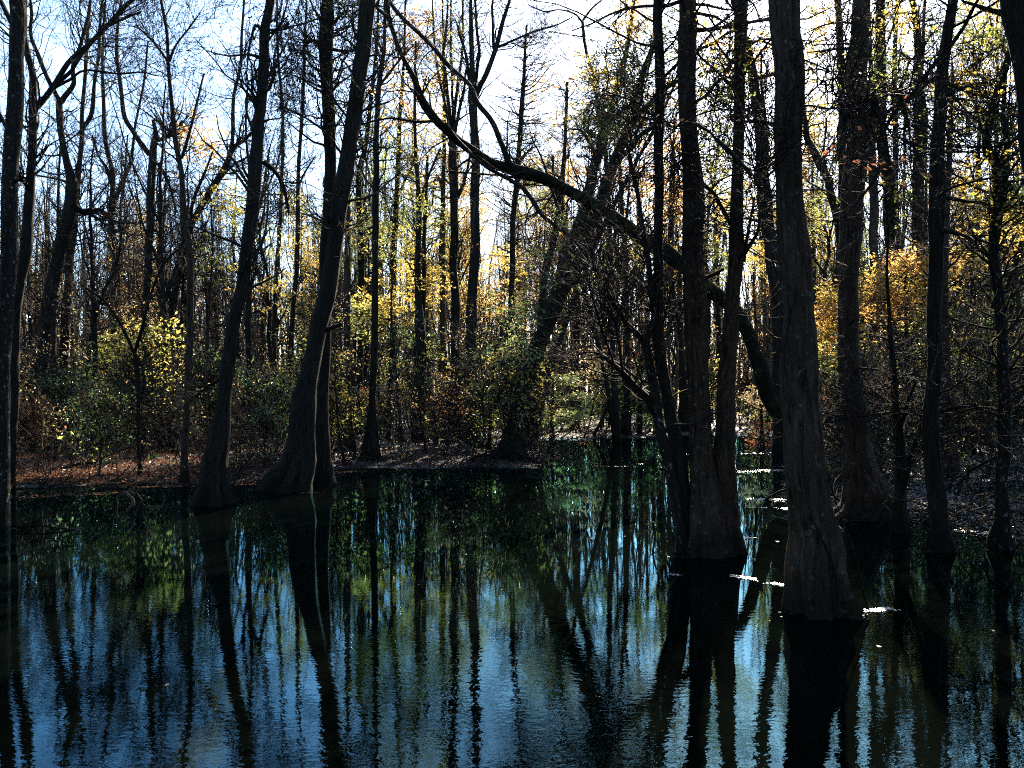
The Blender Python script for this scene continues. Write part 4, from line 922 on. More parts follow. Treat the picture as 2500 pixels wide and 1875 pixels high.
# ------------------------------------------------------------ woods behind: a few kinds, each grown once and copied
def grow_kind(name, label, cat, group, H, r0, seed, forks=2, bark='dark', crown=None, leafy=None, clouds=0, twigmat='twig', lean=0.05, lowleaf=0.35):
    r = np.random.default_rng(seed)
    K = 16
    z = np.linspace(0, H, K)
    path = np.column_stack([np.cumsum(r.normal(0, lean, K)) * H / 14, np.cumsum(r.normal(0, lean, K)) * H / 14, z]); path[:, :2] -= path[0, :2]
    rad = r0 * (1 - 0.86 * (z / H) ** 0.85)
    rad[0] *= 1.7
    rows = spline(np.column_stack([path, rad]), 26)
    foot = rows[0].copy(); foot[2] = -0.5
    rows = np.concatenate([[foot], rows])
    root = thing(name, label, cat, (0, 0, 0), group)
    g, tp, tr = trunk_mesh(rows, 8, r)
    g.build('trunk', M[bark], root)
    stems = [(tp, tr, True)]
    for k in range(forks):
        t = np.array([r.uniform(0.3, 0.7)])
        q, tg, rr = sample(tp, tr, np.zeros(1, int), t)
        d = tg + perp(r, tg) * r.uniform(0.45, 0.9)
        a, b = branch_batch(r, q, d, np.array([H * r.uniform(0.3, 0.5)]), rr * 0.72, 9, 0.14, 0.16, 0.2)
        g = Geo(); g.tubes(a, b, 7); g.build('limb', M[bark], root)
        stems.append((a, b, False))
    cr = dict(n=26, t0=0.35, L=(1.2, 3.4), ang=(35, 75), up=0.10, wig=0.22, sub=5, sub2=3, flat=0.0, limb_n=14, rmin=0.009)
    cr.update(crown or {})
    tw = Geo(); tips = []
    for p, ra, main in stems:
        nb = cr['n'] if main else cr['limb_n']
        t = r.uniform(cr['t0'] if main else 0.15, 1.0, nb)
        q, tg, rr = sample(p, ra, np.zeros(nb, int), t)
        a = np.radians(r.uniform(*cr['ang'], nb))[:, None]
        dd = tg * np.cos(a) + perp(r, tg, cr['flat']) * np.sin(a)
        ln = r.uniform(*cr['L'], nb) * (1.15 - 0.65 * t)
        a1, b1 = branch_batch(r, q, dd, ln, np.clip(rr * 0.42, 0.012, 0.05), 6, cr['wig'], cr['up'])
        tw.tubes(a1, b1, 4)
        a2, b2 = children(r, a1, b1, cr['sub'], 0.15, 1, (25, 65), (0.35, 0.65), 0.62, 5, cr['wig'], 0.04, cr['flat'] * 0.6, cr['rmin'])
        tw.tubes(a2, b2, 3)
        tips.append(a2[:, -1])
        if cr['sub2']:
            a3, b3 = children(r, a2, b2, cr['sub2'], 0.15, 1, (25, 65), (0.4, 0.75), 0.7, 4, cr['wig'], 0.02, cr['flat'] * 0.6, cr['rmin'] * 0.8)
            tw.tubes(a3, b3, 3)
            tips.append(a3[:, -1])
    tw.build('crown', M[twigmat], root)
    if leafy:
        gg = {}
        al = np.concatenate(tips); al = al[al[:, 2] > H * lowleaf * 0.6]
        for mat, n, size in leafy:
            if clouds:
                cs = al[r.choice(len(al), clouds)]
                k = r.integers(0, clouds, n // 12)
                p = cs[k] + r.normal(0, H * 0.035, (n // 12, 3)) * np.array([1, 1, 0.6])
            else:
                p = al[r.integers(0, len(al), n // 12)]
            d = norm(r.normal(0, 1, p.shape) * np.array([1, 1, 0.4]))
            t = r.uniform(-0.2, 1, (len(p), 12, 1))
            c = p[:, None] + d[:, None] * t * 0.5 + r.normal(0, 0.12, (len(p), 12, 3))
            v, f = leaves(r, c.reshape(-1, 3), np.repeat(d, 12, 0) + r.normal(0, 0.5, (len(p) * 12, 3)), size)
            gg.setdefault(mat, Geo()).add(v, f)
        for mat, x in gg.items():
            x.build('foliage', M[mat], root, smooth=False)
    return root

def dup(root, loc, rot, sc):
    c = root.copy(); S.collection.objects.link(c)
    c.location = loc; c.rotation_euler = (0, 0, rot); c.scale = (sc, sc, sc)
    for ch in root.children:
        k = ch.copy(); S.collection.objects.link(k); k.parent = c
    return c

FEATHER = dict(n=110, t0=0.22, L=(1.0, 3.2), ang=(65, 95), up=0.02, wig=0.14, sub=6, sub2=3, flat=0.5)
kinds = [
    grow_kind('bare_tree', 'tall bare dark tree with wiry upswept twigs standing in the wood beyond the water', 'tree', 'tall bare trees in the wood', 17, 0.20, 101, 3, 'dark', dict(n=32, limb_n=16, rmin=0.0075)),
    grow_kind('bare_tree', 'slim bare tree with one crooked fork standing in the wood beyond the water', 'tree', 'slim forked bare trees in the wood', 16, 0.15, 102, 2, 'dark', dict(n=28, limb_n=16, rmin=0.0075), lean=0.10),
    grow_kind('straight_tree', 'straight pole like tree with few twigs standing in the wood beyond the water', 'tree', 'pole like trees in the wood', 16, 0.17, 103, 0, 'brown', dict(n=30, t0=0.5, L=(0.8, 2.2))),
    grow_kind('bald_cypress', 'leafless cypress with a haze of fine reddish brown twigs in the wood beyond the water', 'tree', 'feathery cypresses in the wood', 12, 0.16, 104, 0, 'dark', FEATHER, [('tan', 1500, 0.10)], twigmat='rust', lowleaf=0.2),
    grow_kind('golden_tree', 'tree with glowing golden leaves standing in the wood beyond the water', 'tree', 'golden leaved trees in the wood', 15, 0.14, 105, 2, 'dark', dict(n=30), [('gold', 5600, 0.10), ('orange', 3600, 0.10), ('lime', 1400, 0.10)], 0),
    grow_kind('green_tree', 'tree with yellow green leaves standing in the wood beyond the water', 'tree', 'yellow green leaved trees in the wood', 14, 0.13, 106, 2, 'mossy', dict(n=32), [('lime', 5200, 0.10), ('green', 1900, 0.10)], 0),
    grow_kind('evergreen_tree', 'dark evergreen tree standing in the wood beyond the water', 'tree', 'dark evergreens in the wood', 9, 0.13, 107, 2, 'dark', dict(n=26, t0=0.2), [('deep', 3600, 0.13), ('green', 2200, 0.13)], 0, lowleaf=0.1),
    grow_kind('crooked_tree', 'twisted thin tree with a bowed stem standing in the wood beyond the water', 'tree', 'twisted thin trees in the wood', 11, 0.11, 108, 2, 'dark', lean=0.22),
]
shrub_kinds = [
    grow_kind('twiggy_shrub', 'tangle of fine leafless brown twigs on the wooded bank', 'shrub', 'leafless brown shrubs on the banks', 2.6, 0.035, 201, 5, 'twig', dict(n=22, t0=0.08, L=(0.6, 1.5), sub=5, sub2=4, rmin=0.006, ang=(25, 75)), [('tan', 240, 0.07)], twigmat='rust', lean=0.12, lowleaf=0.1),
    grow_kind('twiggy_shrub', 'sprawling leafless grey brush on the wooded bank', 'shrub', 'sprawling grey brush on the banks', 2.0, 0.03, 202, 6, 'twig', dict(n=24, t0=0.05, L=(0.7, 1.7), sub=5, sub2=4, rmin=0.006, ang=(40, 95), up=-0.01), None, twigmat='twig', lean=0.2),
    grow_kind('leafy_shrub', 'dark green leafy shrub on the wooded bank', 'shrub', 'dark green shrubs on the banks', 2.6, 0.035, 203, 4, 'mossy', dict(n=18, t0=0.08, L=(0.5, 1.3), ang=(30, 80)), [('deep', 700, 0.10), ('green', 800, 0.10)], 0, lean=0.12, lowleaf=0.05),
    grow_kind('leafy_shrub', 'thin shrub with scattered tan and russet leaves on the wooded bank', 'shrub', 'russet leaved shrubs on the banks', 2.8, 0.03, 204, 4, 'twig', dict(n=20, t0=0.1, L=(0.6, 1.5), ang=(30, 80)), [('russet', 500, 0.08), ('tan', 500, 0.08), ('gold', 260, 0.08)], 0, lean=0.12, lowleaf=0.1),
    grow_kind('sapling', 'thin upright leafless sapling on the wooded bank', 'sapling', 'thin saplings on the banks', 5.0, 0.035, 205, 1, 'dark', dict(n=26, t0=0.25, L=(0.5, 1.4), sub=4, sub2=2, rmin=0.006), [('tan', 160, 0.08)], twigmat='twig', lean=0.10),
    grow_kind('leafy_shrub', 'yellow green leafy shrub on the wooded bank', 'shrub', 'yellow green shrubs on the banks', 3.2, 0.035, 206, 4, 'mossy', dict(n=18, t0=0.1, L=(0.6, 1.5)), [('lime', 1000, 0.10), ('gold', 400, 0.10)], 0, lean=0.12, lowleaf=0.1),
]

rs = np.random.default_rng(55)
# openings in the wood through which low sun reaches these spots
LANES = [P3(1860, 1150, 23), P3(1880, 1220, 17), P3(1850, 1410, 9.8), P3(2420, 1305, 12.8), P3(2300, 1200, 18), P3(150, 1150, 22.5), P3(260, 1155, 22.5), P3(400, 1150, 22.5), P3(1560, 480, 43), P3(1640, 420, 43), P3(1200, 880, 29), P3(1330, 990, 38), P3(1360, 960, 38), P3(1400, 1000, 38), P3(1380, 1000, 39), P3(290, 860, 34), P3(2050, 800, 26), P3(2240, 690, 26), P3(950, 740, 36), P3(850, 1110, 30), P3(990, 1100, 32), P3(1640, 420, 54)]
SV = np.array(to_sun) / math.hypot(to_sun.x, to_sun.y)
def in_lane(x, y, hgt):
    for l in LANES:
        t = (x - l[0]) * SV[0] + (y - l[1]) * SV[1]
        if t > -0.5 and l[2] + t * SV[2] < hgt and abs((x - l[0]) * SV[1] - (y - l[1]) * SV[0]) < 1.3:
            return True
    return False

def scatter(protos, weights, count, y0, y1, smin, smax, gap, spread=0.70, water_ok=0.0, taken=None, power=1.0):
    taken = taken if taken is not None else []
    used = [False] * len(protos)
    n = tries = 0
    while n < count and tries < 12000:
        tries += 1
        y = y0 + (y1 - y0) * rs.uniform() ** power
        x = rs.uniform(-1, 1) * (spread * y + 1.5)
        sd = signed_dist(np.array([[x, y]]))[0]
        if sd < 0.25 and not (rs.uniform() < water_ok and y > 34):
            continue
        if any((x - a) ** 2 + (y - b) ** 2 < gap ** 2 for a, b in taken):
            continue
        if in_lane(x, y, 15 if smin > 0.7 else 2.2):
            continue
        taken.append((x, y))
        wts = np.array(weights(x, y), float)
        k = rs.choice(len(protos), p=wts / wts.sum())
        z = max(height([[x, y]])[0] - 0.03, -0.3)
        sc = rs.uniform(smin, smax) * ((1 + max(0.0, y - 40) * 0.009) * (0.82 if x / y < -0.18 else 1.0) if smin > 0.7 else 1)
        if not used[k]:
            o = protos[k]; used[k] = True
            o.location = (x, y, z); o.rotation_euler = (0, 0, rs.uniform(0, 6.28)); o.scale = (sc,) * 3
        else:
            dup(protos[k], (x, y, z), rs.uniform(0, 6.28), sc)
        n += 1
    for k, u in enumerate(used):
        if not u:
            dead = protos[k]
            for ch in list(dead.children):
                bpy.data.objects.remove(ch)
            bpy.data.objects.remove(dead)
    return taken

def tree_weights(x, y):
    w_ = wood_mix(x, y)
    if y < 50:                                      # slender bare stems stand in front, the leafy crowns behind
        w_ = [a * b for a, b in zip(w_, (1, 1.4, 1.8, 1, 0.35, 0.35, 0.4, 1.4))]
    return w_

def wood_mix(x, y):
    u = x / y
    if u < -0.25:                                   # the left wood: bare and brown
        return [6, 4, 4, 5, 1.0, 1.2, 0.2, 4]
    if u < 0.05:
        return [4, 3, 4, 1.5, 2.6, 2.6, 0.8, 2]
    return [4, 3.5, 4.5, 2, 2.8, 1.8, 0.5, 2]

def shrub_weights(x, y):
    return [2.2, 3.0, 1.6, 1.2, 7, 2.6] if x / y < -0.2 else [1.8, 2.2, 2.5, 1.2, 7, 3.2]

taken = scatter(kinds, tree_weights, 225, 29, 80, 0.8, 1.2, 1.2, water_ok=0.15, power=1.05)
scatter(shrub_kinds, shrub_weights, 270, 21, 62, 0.6, 1.3, 0.6, power=1.25)

# the far wood behind everything, one mass
fw = Geo(); fr = np.random.default_rng(77)
n = 950
y = fr.uniform(80, 135, n); x = fr.uniform(-0.78, 0.78, n) * y
st = np.column_stack([x, y, np.zeros(n) - 0.3])
a1, b1 = branch_batch(fr, st, np.tile([0, 0, 1.0], (n, 1)) + fr.normal(0, 0.06, (n, 3)), fr.uniform(13, 27, n), fr.uniform(0.10, 0.28, n), 8, 0.05, 0.1, 0.15)
fw.tubes(a1, b1, 5)
a2, b2 = children(fr, a1, b1, 11, 0.2, 1, (25, 75), (0.15, 0.34), 0.45, 5, 0.2, 0.08, 0, 0.02)
fw.tubes(a2, b2, 3)
a3, b3 = children(fr, a2, b2, 5, 0.2, 1, (25, 70), (0.3, 0.6), 0.7, 4, 0.2, 0.03, 0, 0.015)
fw.tubes(a3, b3, 3)
n2 = 900
y2 = fr.uniform(42, 82, n2); x2 = fr.uniform(-0.75, 0.75, n2) * y2
k2 = signed_dist(np.column_stack([x2, y2])) > 0.5
st = np.column_stack([x2, y2, np.zeros(n2) - 0.2])[k2]; m2 = len(st)
a4, b4 = branch_batch(fr, st, np.tile([0, 0, 1.0], (m2, 1)) + fr.normal(0, 0.07, (m2, 3)), fr.uniform(7, 18, m2), fr.uniform(0.035, 0.09, m2), 9, 0.07, 0.1, 0.2)
fw.tubes(a4, b4, 5)
a5, b5 = children(fr, a4, b4, 9, 0.35, 1, (25, 65), (0.08, 0.22), 0.45, 5, 0.2, 0.1, 0, 0.009)
fw.tubes(a5, b5, 3)
far = fw.build('far_wood', M['twig'], None, (0, 100, 0))
tag(far, 'distant wood of bare trunks and faded leaves closing the view', None, None, 'stuff')
for mat, m_, size, z0, z1 in (('tan', 42000, 0.27, 0, 11), ('gold', 20000, 0.22, 4, 17), ('orange', 12000, 0.22, 4, 16), ('green', 34000, 0.28, 0, 10), ('lime', 26000, 0.24, 2, 14), ('deep', 20000, 0.32, 0, 7)):
    k = fr.integers(0, n, m_ // 40)
    cc = np.column_stack([x[k], y[k], fr.uniform(z0, z1, len(k)) * fr.uniform(0.6, 1, len(k))]) + fr.normal(0, 1.6, (len(k), 3)) * np.array([1, 1, 0.3])
    c = np.repeat(cc, 40, 0) + fr.normal(0, 0.85, (len(k) * 40, 3)) * np.array([1, 1, 0.7])
    c[:, 2] = np.abs(c[:, 2]) + 0.1
    v, f = leaves(fr, c, fr.normal(0, 1, c.shape), size)
    o = mesh_obj('foliage', v, f, M[mat], far, (0, 100, 0), smooth=False)
    o['kind'] = 'stuff'

# low undergrowth between the trunks, one mass
ug = Geo(); ur = np.random.default_rng(78)
n = 5200
yy = 19.5 + 62 * ur.uniform(0, 1, n * 3) ** 0.9; xx = ur.uniform(-0.75, 0.75, n * 3) * yy
q_ = np.column_stack([xx, yy]); q_ = q_[signed_dist(q_) > 0.12][:n]; n = len(q_)
st = np.column_stack([q_, height(q_) - 0.05])
a1, b1 = branch_batch(ur, st, np.tile([0, 0, 1.0], (n, 1)) + ur.normal(0, 0.45, (n, 3)), 0.6 + 3.4 * ur.uniform(0, 1, n) ** 2, ur.uniform(0.008, 0.02, n), 7, 0.2, 0.08, 0.3)
ug.tubes(a1, b1, 4)
a2, b2 = children(ur, a1, b1, 6, 0.15, 1, (25, 80), (0.25, 0.6), 0.6, 5, 0.25, 0.02, 0, 0.006)
ug.tubes(a2, b2, 3)
under = ug.build('undergrowth', M['twig'], None, (0, 40, 0))
tag(under, 'thin tangled undergrowth of stems and dead leaves between the trunks', None, None, 'stuff')
for mat, m_, size in (('deep', 8000, 0.11), ('green', 9000, 0.11), ('tan', 8000, 0.10), ('russet', 2500, 0.09), ('lime', 13000, 0.11)):
    k = ur.integers(0, n, m_ // 16)
    cc = a2[ur.integers(0, len(a2), m_ // 16), -1]
    c = np.repeat(cc, 16, 0) + ur.normal(0, 0.20, (len(cc) * 16, 3))
    c[:, 2] = np.abs(c[:, 2]) + 0.04
    v, f = leaves(ur, c, ur.normal(0, 1, c.shape), size)
    o = mesh_obj('foliage', v, f, M[mat], under, (0, 40, 0), smooth=False)
    o['kind'] = 'stuff'

# ------------------------------------------------------------ fallen leaves, floating leaves, sedge
def litter(name, label, mat, n, box, size, seed, lift=0.03, edge=None):
    r = np.random.default_rng(seed)
    pts = []
    need = n
    while need > 0:
        yy = box[2] + (box[3] - box[2]) * r.uniform(0, 1, need * 3) ** 1.4
        xx = r.uniform(box[0], box[1], need * 3) * yy
        q = np.column_stack([xx, yy])
        s = signed_dist(q)
        dens = 0.5 + 0.5 * bumps(q * 0.6)
        if mat == 'wet_litter':
            dens = dens * 1.2 - 0.45 + np.clip(height(q) * 4, -0.4, 0.2)
        ok = (s > 0.02) & (r.uniform(0, 1, len(q)) < np.clip(dens + 0.35, 0.12, 1))
        q = q[ok][:need]
        pts.append(q); need -= len(q)
    q = np.concatenate(pts)
    z = np.maximum(height(q), 0.0) + r.uniform(0.008, lift, len(q))
    v, f = leaves(r, np.column_stack([q, z]), r.normal(0, 1, (len(q), 3)) * np.array([1, 1, 0.25]), size, 0.6, 0.42)
    v[:, 2] = np.maximum(v[:, 2], 0.004)
    o = mesh_obj(name, v, f, M[mat], None, (0, 25, 0), smooth=False)
    return tag(o, label, None, None, 'stuff')

litter('leaf_litter', 'red brown fallen leaves carpeting the left bank, brightened in colour as sunlit', 'litter', 24000, (-0.68, -0.36, 19.5, 38), 0.10, 5)
litter('leaf_litter', 'brown fallen leaves carpeting the middle bank, darkened in colour as shaded', 'shaded_litter', 22000, (-0.40, 0.2, 20, 46), 0.10, 8)
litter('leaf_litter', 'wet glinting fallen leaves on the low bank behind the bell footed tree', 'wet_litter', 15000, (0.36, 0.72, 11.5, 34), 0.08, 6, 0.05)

def drift(name, label, mat, lines, size, seed):
    """Leaves and scum afloat, the pale ones painting sun glints, along given lines (photo rows on the water plane)."""
    r = np.random.default_rng(seed); cs = []
    for (x0, y0, x1, y1, n, wd) in lines:
        a = P3(x0, y0, base_dist(y0)); b = P3(x1, y1, base_dist(y1))
        if mat == 'glint_scum':
            n = int(n * 1.5); knots_ = r.uniform(0, 1, 5)
            t = np.clip(knots_[r.integers(0, 5, n)] + r.normal(0, 0.07, n), 0, 1)[:, None]
        else:
            t = r.beta(1.3, 1.3, (n, 1))
        p = a + (b - a) * t + r.normal(0, wd, (n, 3)) * np.array([1, 0.8, 0])
        p[:, 2] = 0.005
        cs.append(p)
    c = np.concatenate(cs)
    v, f = leaves(r, c, r.normal(0, 1, (len(c), 3)) * np.array([1, 1, 0.1]), size, 0.6, 0.25)
    v[:, 2] = 0.004 + 0.25 * np.abs(v[:, 2] - 0.005)
    return tag(mesh_obj(name, v, f, M[mat], None, (3, 15, 0), smooth=False), label, None, None, 'stuff')

drift('floating_leaves', 'pale floating flecks standing in for sun glints on the water around the biggest trunk', 'glint_scum',
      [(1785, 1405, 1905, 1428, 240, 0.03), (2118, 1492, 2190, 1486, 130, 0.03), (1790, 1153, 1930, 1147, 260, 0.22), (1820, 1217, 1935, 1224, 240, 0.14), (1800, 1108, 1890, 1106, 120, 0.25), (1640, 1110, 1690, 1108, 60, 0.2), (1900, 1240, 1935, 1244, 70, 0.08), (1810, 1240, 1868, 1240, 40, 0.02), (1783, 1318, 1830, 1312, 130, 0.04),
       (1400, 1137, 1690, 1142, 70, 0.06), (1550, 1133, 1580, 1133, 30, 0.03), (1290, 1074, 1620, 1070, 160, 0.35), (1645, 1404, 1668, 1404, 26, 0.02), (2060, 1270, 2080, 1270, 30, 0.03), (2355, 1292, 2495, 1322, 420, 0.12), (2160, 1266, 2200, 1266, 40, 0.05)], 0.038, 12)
drift('floating_leaves', 'dull brown leaf rafts gathered round the feet of the near trunks', 'shaded_litter',
      [(x - w_ * 0.55, y + 2, x + w_ * 0.55, y + 3, n_, 0.07) for x, y, w_, n_ in ((2010, 1496, 170, 120), (1722, 1356, 130, 110), (1690, 1358, 80, 50), (2107, 1268, 140, 110), (2300, 1345, 80, 60), (2443, 1339, 60, 40), (518, 1233, 90, 70), (710, 1200, 130, 90), (0, 1288, 60, 30))], 0.045, 14)
drift('floating_leaves', 'dark leaves and twigs afloat along the edge of the left bank', 'litter', [(20, 1215, 330, 1200, 260, 0.25), (760, 1155, 900, 1150, 160, 0.2), (560, 1180, 700, 1185, 160, 0.2), (330, 1190, 470, 1186, 160, 0.15)], 0.07, 13)

fr2 = np.random.default_rng(91)
n = 80
yy = 5.5 + 22 * fr2.uniform(0, 1, n) ** 1.3; xx = fr2.uniform(-0.66, 0.66, n) * yy
c = np.column_stack([xx, yy, np.full(n, 0.004)])[signed_dist(np.column_stack([xx, yy])) < -0.2]
v, f = leaves(fr2, c, fr2.normal(0, 1, (len(c), 3)) * np.array([1, 1, 0]), 0.05, 0.6, 0.05)
v[:, 2] = 0.004 + 0.1 * np.abs(v[:, 2] - 0.004)
tag(mesh_obj('floating_leaves', v, f, M['tan'], None, (0, 12, 0), smooth=False), 'single small leaves scattered over the open water', None, None, 'stuff')

# sticks and dead twigs lying along the water's edge
n = 1500
yy = 12 + 30 * fr2.uniform(0, 1, n * 8); xx = fr2.uniform(-0.68, 0.68, n * 8) * yy
e_ = np.column_stack([xx, yy]); s_ = signed_dist(e_)
e_ = e_[(s_ > -0.9) & (s_ < 1.6)][:n]
st = np.column_stack([e_, np.maximum(height(e_), 0) + fr2.uniform(0, 0.12, len(e_))])
a1, b1 = branch_batch(fr2, st, np.column_stack([fr2.normal(0, 1, (len(e_), 2)), fr2.uniform(-0.1, 0.7, len(e_))]), fr2.uniform(0.3, 1.7, len(e_)), fr2.uniform(0.004, 0.014, len(e_)), 8, 0.26, -0.06, 0.4)
g = Geo(); g.tubes(a1, b1, 4)
a2, b2 = children(fr2, a1, b1, 3, 0.2, 1, (25, 70), (0.25, 0.6), 0.6, 5, 0.28, 0.0, 0, 0.004)
g.tubes(a2, b2, 3)
tag(g.build('fallen_twigs', M['twig'], None, (0, 22, 0)), 'dead sticks and twigs strewn along the ragged water edge', None, None, 'stuff')

# the swamp wood goes on beside and behind the viewer and shades the near trunks
sr = np.random.default_rng(92); sw = Geo()
n = 240
ang = sr.uniform(math.radians(62), math.radians(298), n); rad_ = sr.uniform(9, 34, n)
st = np.column_stack([np.sin(ang) * rad_, np.cos(ang) * rad_, np.full(n, -0.5)])
a1, b1 = branch_batch(sr, st, np.tile([0, 0, 1.0], (n, 1)) + sr.normal(0, 0.08, (n, 3)), sr.uniform(10, 18, n), sr.uniform(0.10, 0.3, n), 8, 0.06, 0.1, 0.2)
sw.tubes(a1, b1, 6)
a2, b2 = children(sr, a1, b1, 10, 0.2, 1, (30, 80), (0.15, 0.35), 0.4, 5, 0.2, 0.05, 0, 0.012)
sw.tubes(a2, b2, 3)
near = sw.build('surrounding_wood', M['dark'], None, (0, -8, 0))
tag(near, 'swamp wood standing around the near water outside the view', None, None, 'stuff')
e = a2[sr.integers(0, len(a2), 2600), -1]
c = np.repeat(e, 16, 0) + sr.normal(0, 0.5, (2600 * 16, 3))
v, f = leaves(sr, c, sr.normal(0, 1, c.shape), 0.28)
mesh_obj('foliage', v, f, M['deep'], near, (0, -8, 0), smooth=False)['kind'] = 'stuff'

def sedge(px, py, n, h, label, seed):
    r = np.random.default_rng(seed)
    D = base_dist(py); p = P3(px, py, D); p[2] = max(height([p[:2]])[0], 0) - 0.02
    st = p + r.normal(0, 0.10, (n, 3)) * np.array([1, 1, 0])
    d = np.column_stack([r.normal(0, 0.45, (n, 2)), np.ones(n)])
    a, b = branch_batch(r, st, d, r.uniform(0.5, 1, n) * h, np.full(n, 0.006), 6, 0.08, -0.16, 0.15)
    g = Geo(); g.tubes(a, b, 3)
    o = g.build('sedge_tuft', M['grass'], None, p)
    tag(o, label, 'plant')

sedge(265, 1146, 60, 0.45, 'tuft of green sedge on the sunlit brown leaves of the left bank', 1)
sedge(84, 1118, 40, 0.35, 'small bright green tuft at the foot of the crooked Y tree', 2)
sedge(215, 1136, 40, 0.3, 'yellowish grass tuft above the fallen branch on the left bank', 3)
sedge(2470, 1225, 26, 0.35, 'yellow green tuft on the glinting bank near the lyre shaped tree', 4)

# ------------------------------------------------------------ fallen and drowned branches, vines
def branch(name, label, cat, strokes, bark, D=None, dz=0.0, twigs=0, tw_mat='twig', seed=0, leaf=None):
    r = np.random.default_rng(seed)
    first = strokes[0][0]
    D = D or base_dist(first[1])
    base = P3(first[0], first[1], D)
    root = thing(name, label, cat, base)
    tw = Geo(); lf = Geo()
    for i, s in enumerate(strokes):
        pl = poly3(s, D, D + dz + (r.uniform(-0.25, 0.25) if i else 0))
        g, p, ra = trunk_mesh(spline(pl, max(8, len(s) * 4)), 7, r, wob=0.25)
        g.build('stem' if i == 0 else 'side_branch', M[bark], root, base)
        if twigs:
            t = r.uniform(0.15, 1, twigs)
            q, tg, rr = sample(p, ra, np.zeros(twigs, int), t)
            a1, b1 = branch_batch(r, q, tg * 0.5 + perp(r, tg) * 0.8, r.uniform(0.25, 0.9, twigs), np.full(twigs, 0.006), 6, 0.28, 0.03)
            tw.tubes(a1, b1, 3)
            a2, b2 = children(r, a1, b1, 4, 0.15, 1, (25, 70), (0.3, 0.7), 0.7, 4, 0.28, 0.0, 0, 0.0035)
            tw.tubes(a2, b2, 3)
            if leaf:
                c = a2[r.integers(0, len(a2), leaf[1]), -1]
                lf.add(*leaves(r, c, r.normal(0, 1, (leaf[1], 3)), leaf[2]))
    tw.build('twigs', M[tw_mat], root, base)
    if lf.n:
        lf.build('foliage', M[leaf[0]], root, base, smooth=False)
    return root

branch('drowned_branch', 'bleached crooked branch rising from the water in a broken loop, lit by the sun', 'branch',
       [[(308, 1250, 4), (318, 1240, 8), (326, 1230, 9), (322, 1216, 8), (314, 1206, 7), (308, 1200, 4)], [(322, 1205, 4), (333, 1204, 4), (340, 1213, 4), (347, 1223, 4), (341, 1232, 4), (334, 1243, 3), (341, 1250, 2)], [(331, 1204, 4), (338, 1197, 5), (345, 1190, 3)]], 'dead', seed=1)
branch('drowned_branch', 'short bleached stick lying level just above the water right of the looped branch', 'branch',
       [[(355, 1242, 3), (361, 1238, 6), (375, 1237, 4), (398, 1235, 3)], [(359, 1234, 3), (362, 1238, 3)], [(396, 1236, 3), (400, 1222, 3), (401, 1205, 2)]], 'dead', seed=2)
branch('drowned_branch', 'thin pale squiggle of a stick standing upright in the water', 'branch', [[(283, 1262, 2), (287, 1246, 3), (286, 1236, 4), (287, 1222, 3), (284, 1212, 2)]], 'dead', seed=3)
branch('fallen_branch', 'long dark fallen branch sloping across the leafy left bank', 'branch',
       [[(30, 1163, 9), (136, 1149, 9), (181, 1133, 9), (226, 1127, 8), (270, 1108, 7), (317, 1090, 5), (345, 1078, 4)], [(181, 1134, 4), (188, 1125, 4), (190, 1112, 3)]], 'dark', D=22.0, dz=3.0, twigs=8, seed=4)
branch('drowned_branch', 'long thin dark branch trailing flat on the water at the left', 'branch', [[(40, 1286, 4), (90, 1284, 4), (150, 1290, 5), (220, 1300, 4), (285, 1312, 2)]], 'dark', D=13.2, seed=5)
branch('brush_heap', 'low heap of pale looping twigs at the water edge by the slender tree', 'branch', [[(100, 1205, 3), (125, 1186, 4), (160, 1184, 3), (190, 1190, 2)], [(85, 1195, 3), (100, 1184, 3), (112, 1180, 2)], [(60, 1230, 3), (120, 1226, 3), (210, 1222, 2)]], 'twig', twigs=16, seed=6)
branch('brush_heap', 'spray of straight bare stems leaning up to the left against the great leaning trunk', 'branch',
       [[(705 - i * 9 + (i % 3) * 7, 1120 + (i * 7) % 36, 2), (670 - i * 11, 1062 + (i * 13) % 40, 2), (632 - i * 9 - (i * i * 5) % 17, 1000 + (i * 17) % 60, 1.2)] for i in range(9)], 'rust', D=19.8, twigs=6, tw_mat='rust', seed=7)
branch('brush_heap', 'mess of broken twigs in the water between the two leaning black trunks', 'branch', [[(560, 1182, 3), (585, 1150, 3), (592, 1120, 2)], [(600, 1180, 3), (640, 1172, 3), (680, 1178, 2)], [(568, 1190, 3), (575, 1160, 3), (570, 1130, 2)], [(610, 1160, 3), (630, 1130, 2)], [(540, 1172, 3), (520, 1120, 3), (505, 1070, 2)]], 'twig', twigs=14, seed=8)
branch('fallen_branch', 'russet twigged branch reaching out low over the water at the channel mouth', 'branch',
       [[(1315, 1077, 5), (1350, 1080, 5), (1385, 1092, 4), (1410, 1104, 3), (1430, 1112, 2)], [(1350, 1081, 3), (1390, 1072, 3), (1420, 1068, 2)]], 'rust', D=31.0, twigs=22, tw_mat='rust', seed=9, leaf=('russet', 90, 0.05))
branch('dead_sapling', 'black bare stem leaning right out of the far channel', 'branch', [[(1447, 1068, 7), (1469, 1024, 8), (1491, 979, 8), (1510, 956, 6), (1528, 938, 4)]], 'dark', twigs=5, seed=10)
branch('dead_sapling', 'thinner black stem leaning out of the far channel beside a sturdier one', 'branch', [[(1424, 1073, 4), (1437, 1040, 4), (1444, 1015, 4), (1452, 960, 3)], [(1444, 1015, 3), (1470, 985, 2)]], 'dark', twigs=4, seed=11)
branch('drowned_branch', 'dark bent log lying in the glinting water left of the biggest trunk', 'log', [[(1868, 1222, 7), (1885, 1210, 6), (1905, 1200, 6), (1925, 1194, 5)], [(1872, 1222, 8), (1900, 1236, 9), (1935, 1238, 9)]], 'dark', D=16.6, seed=12)
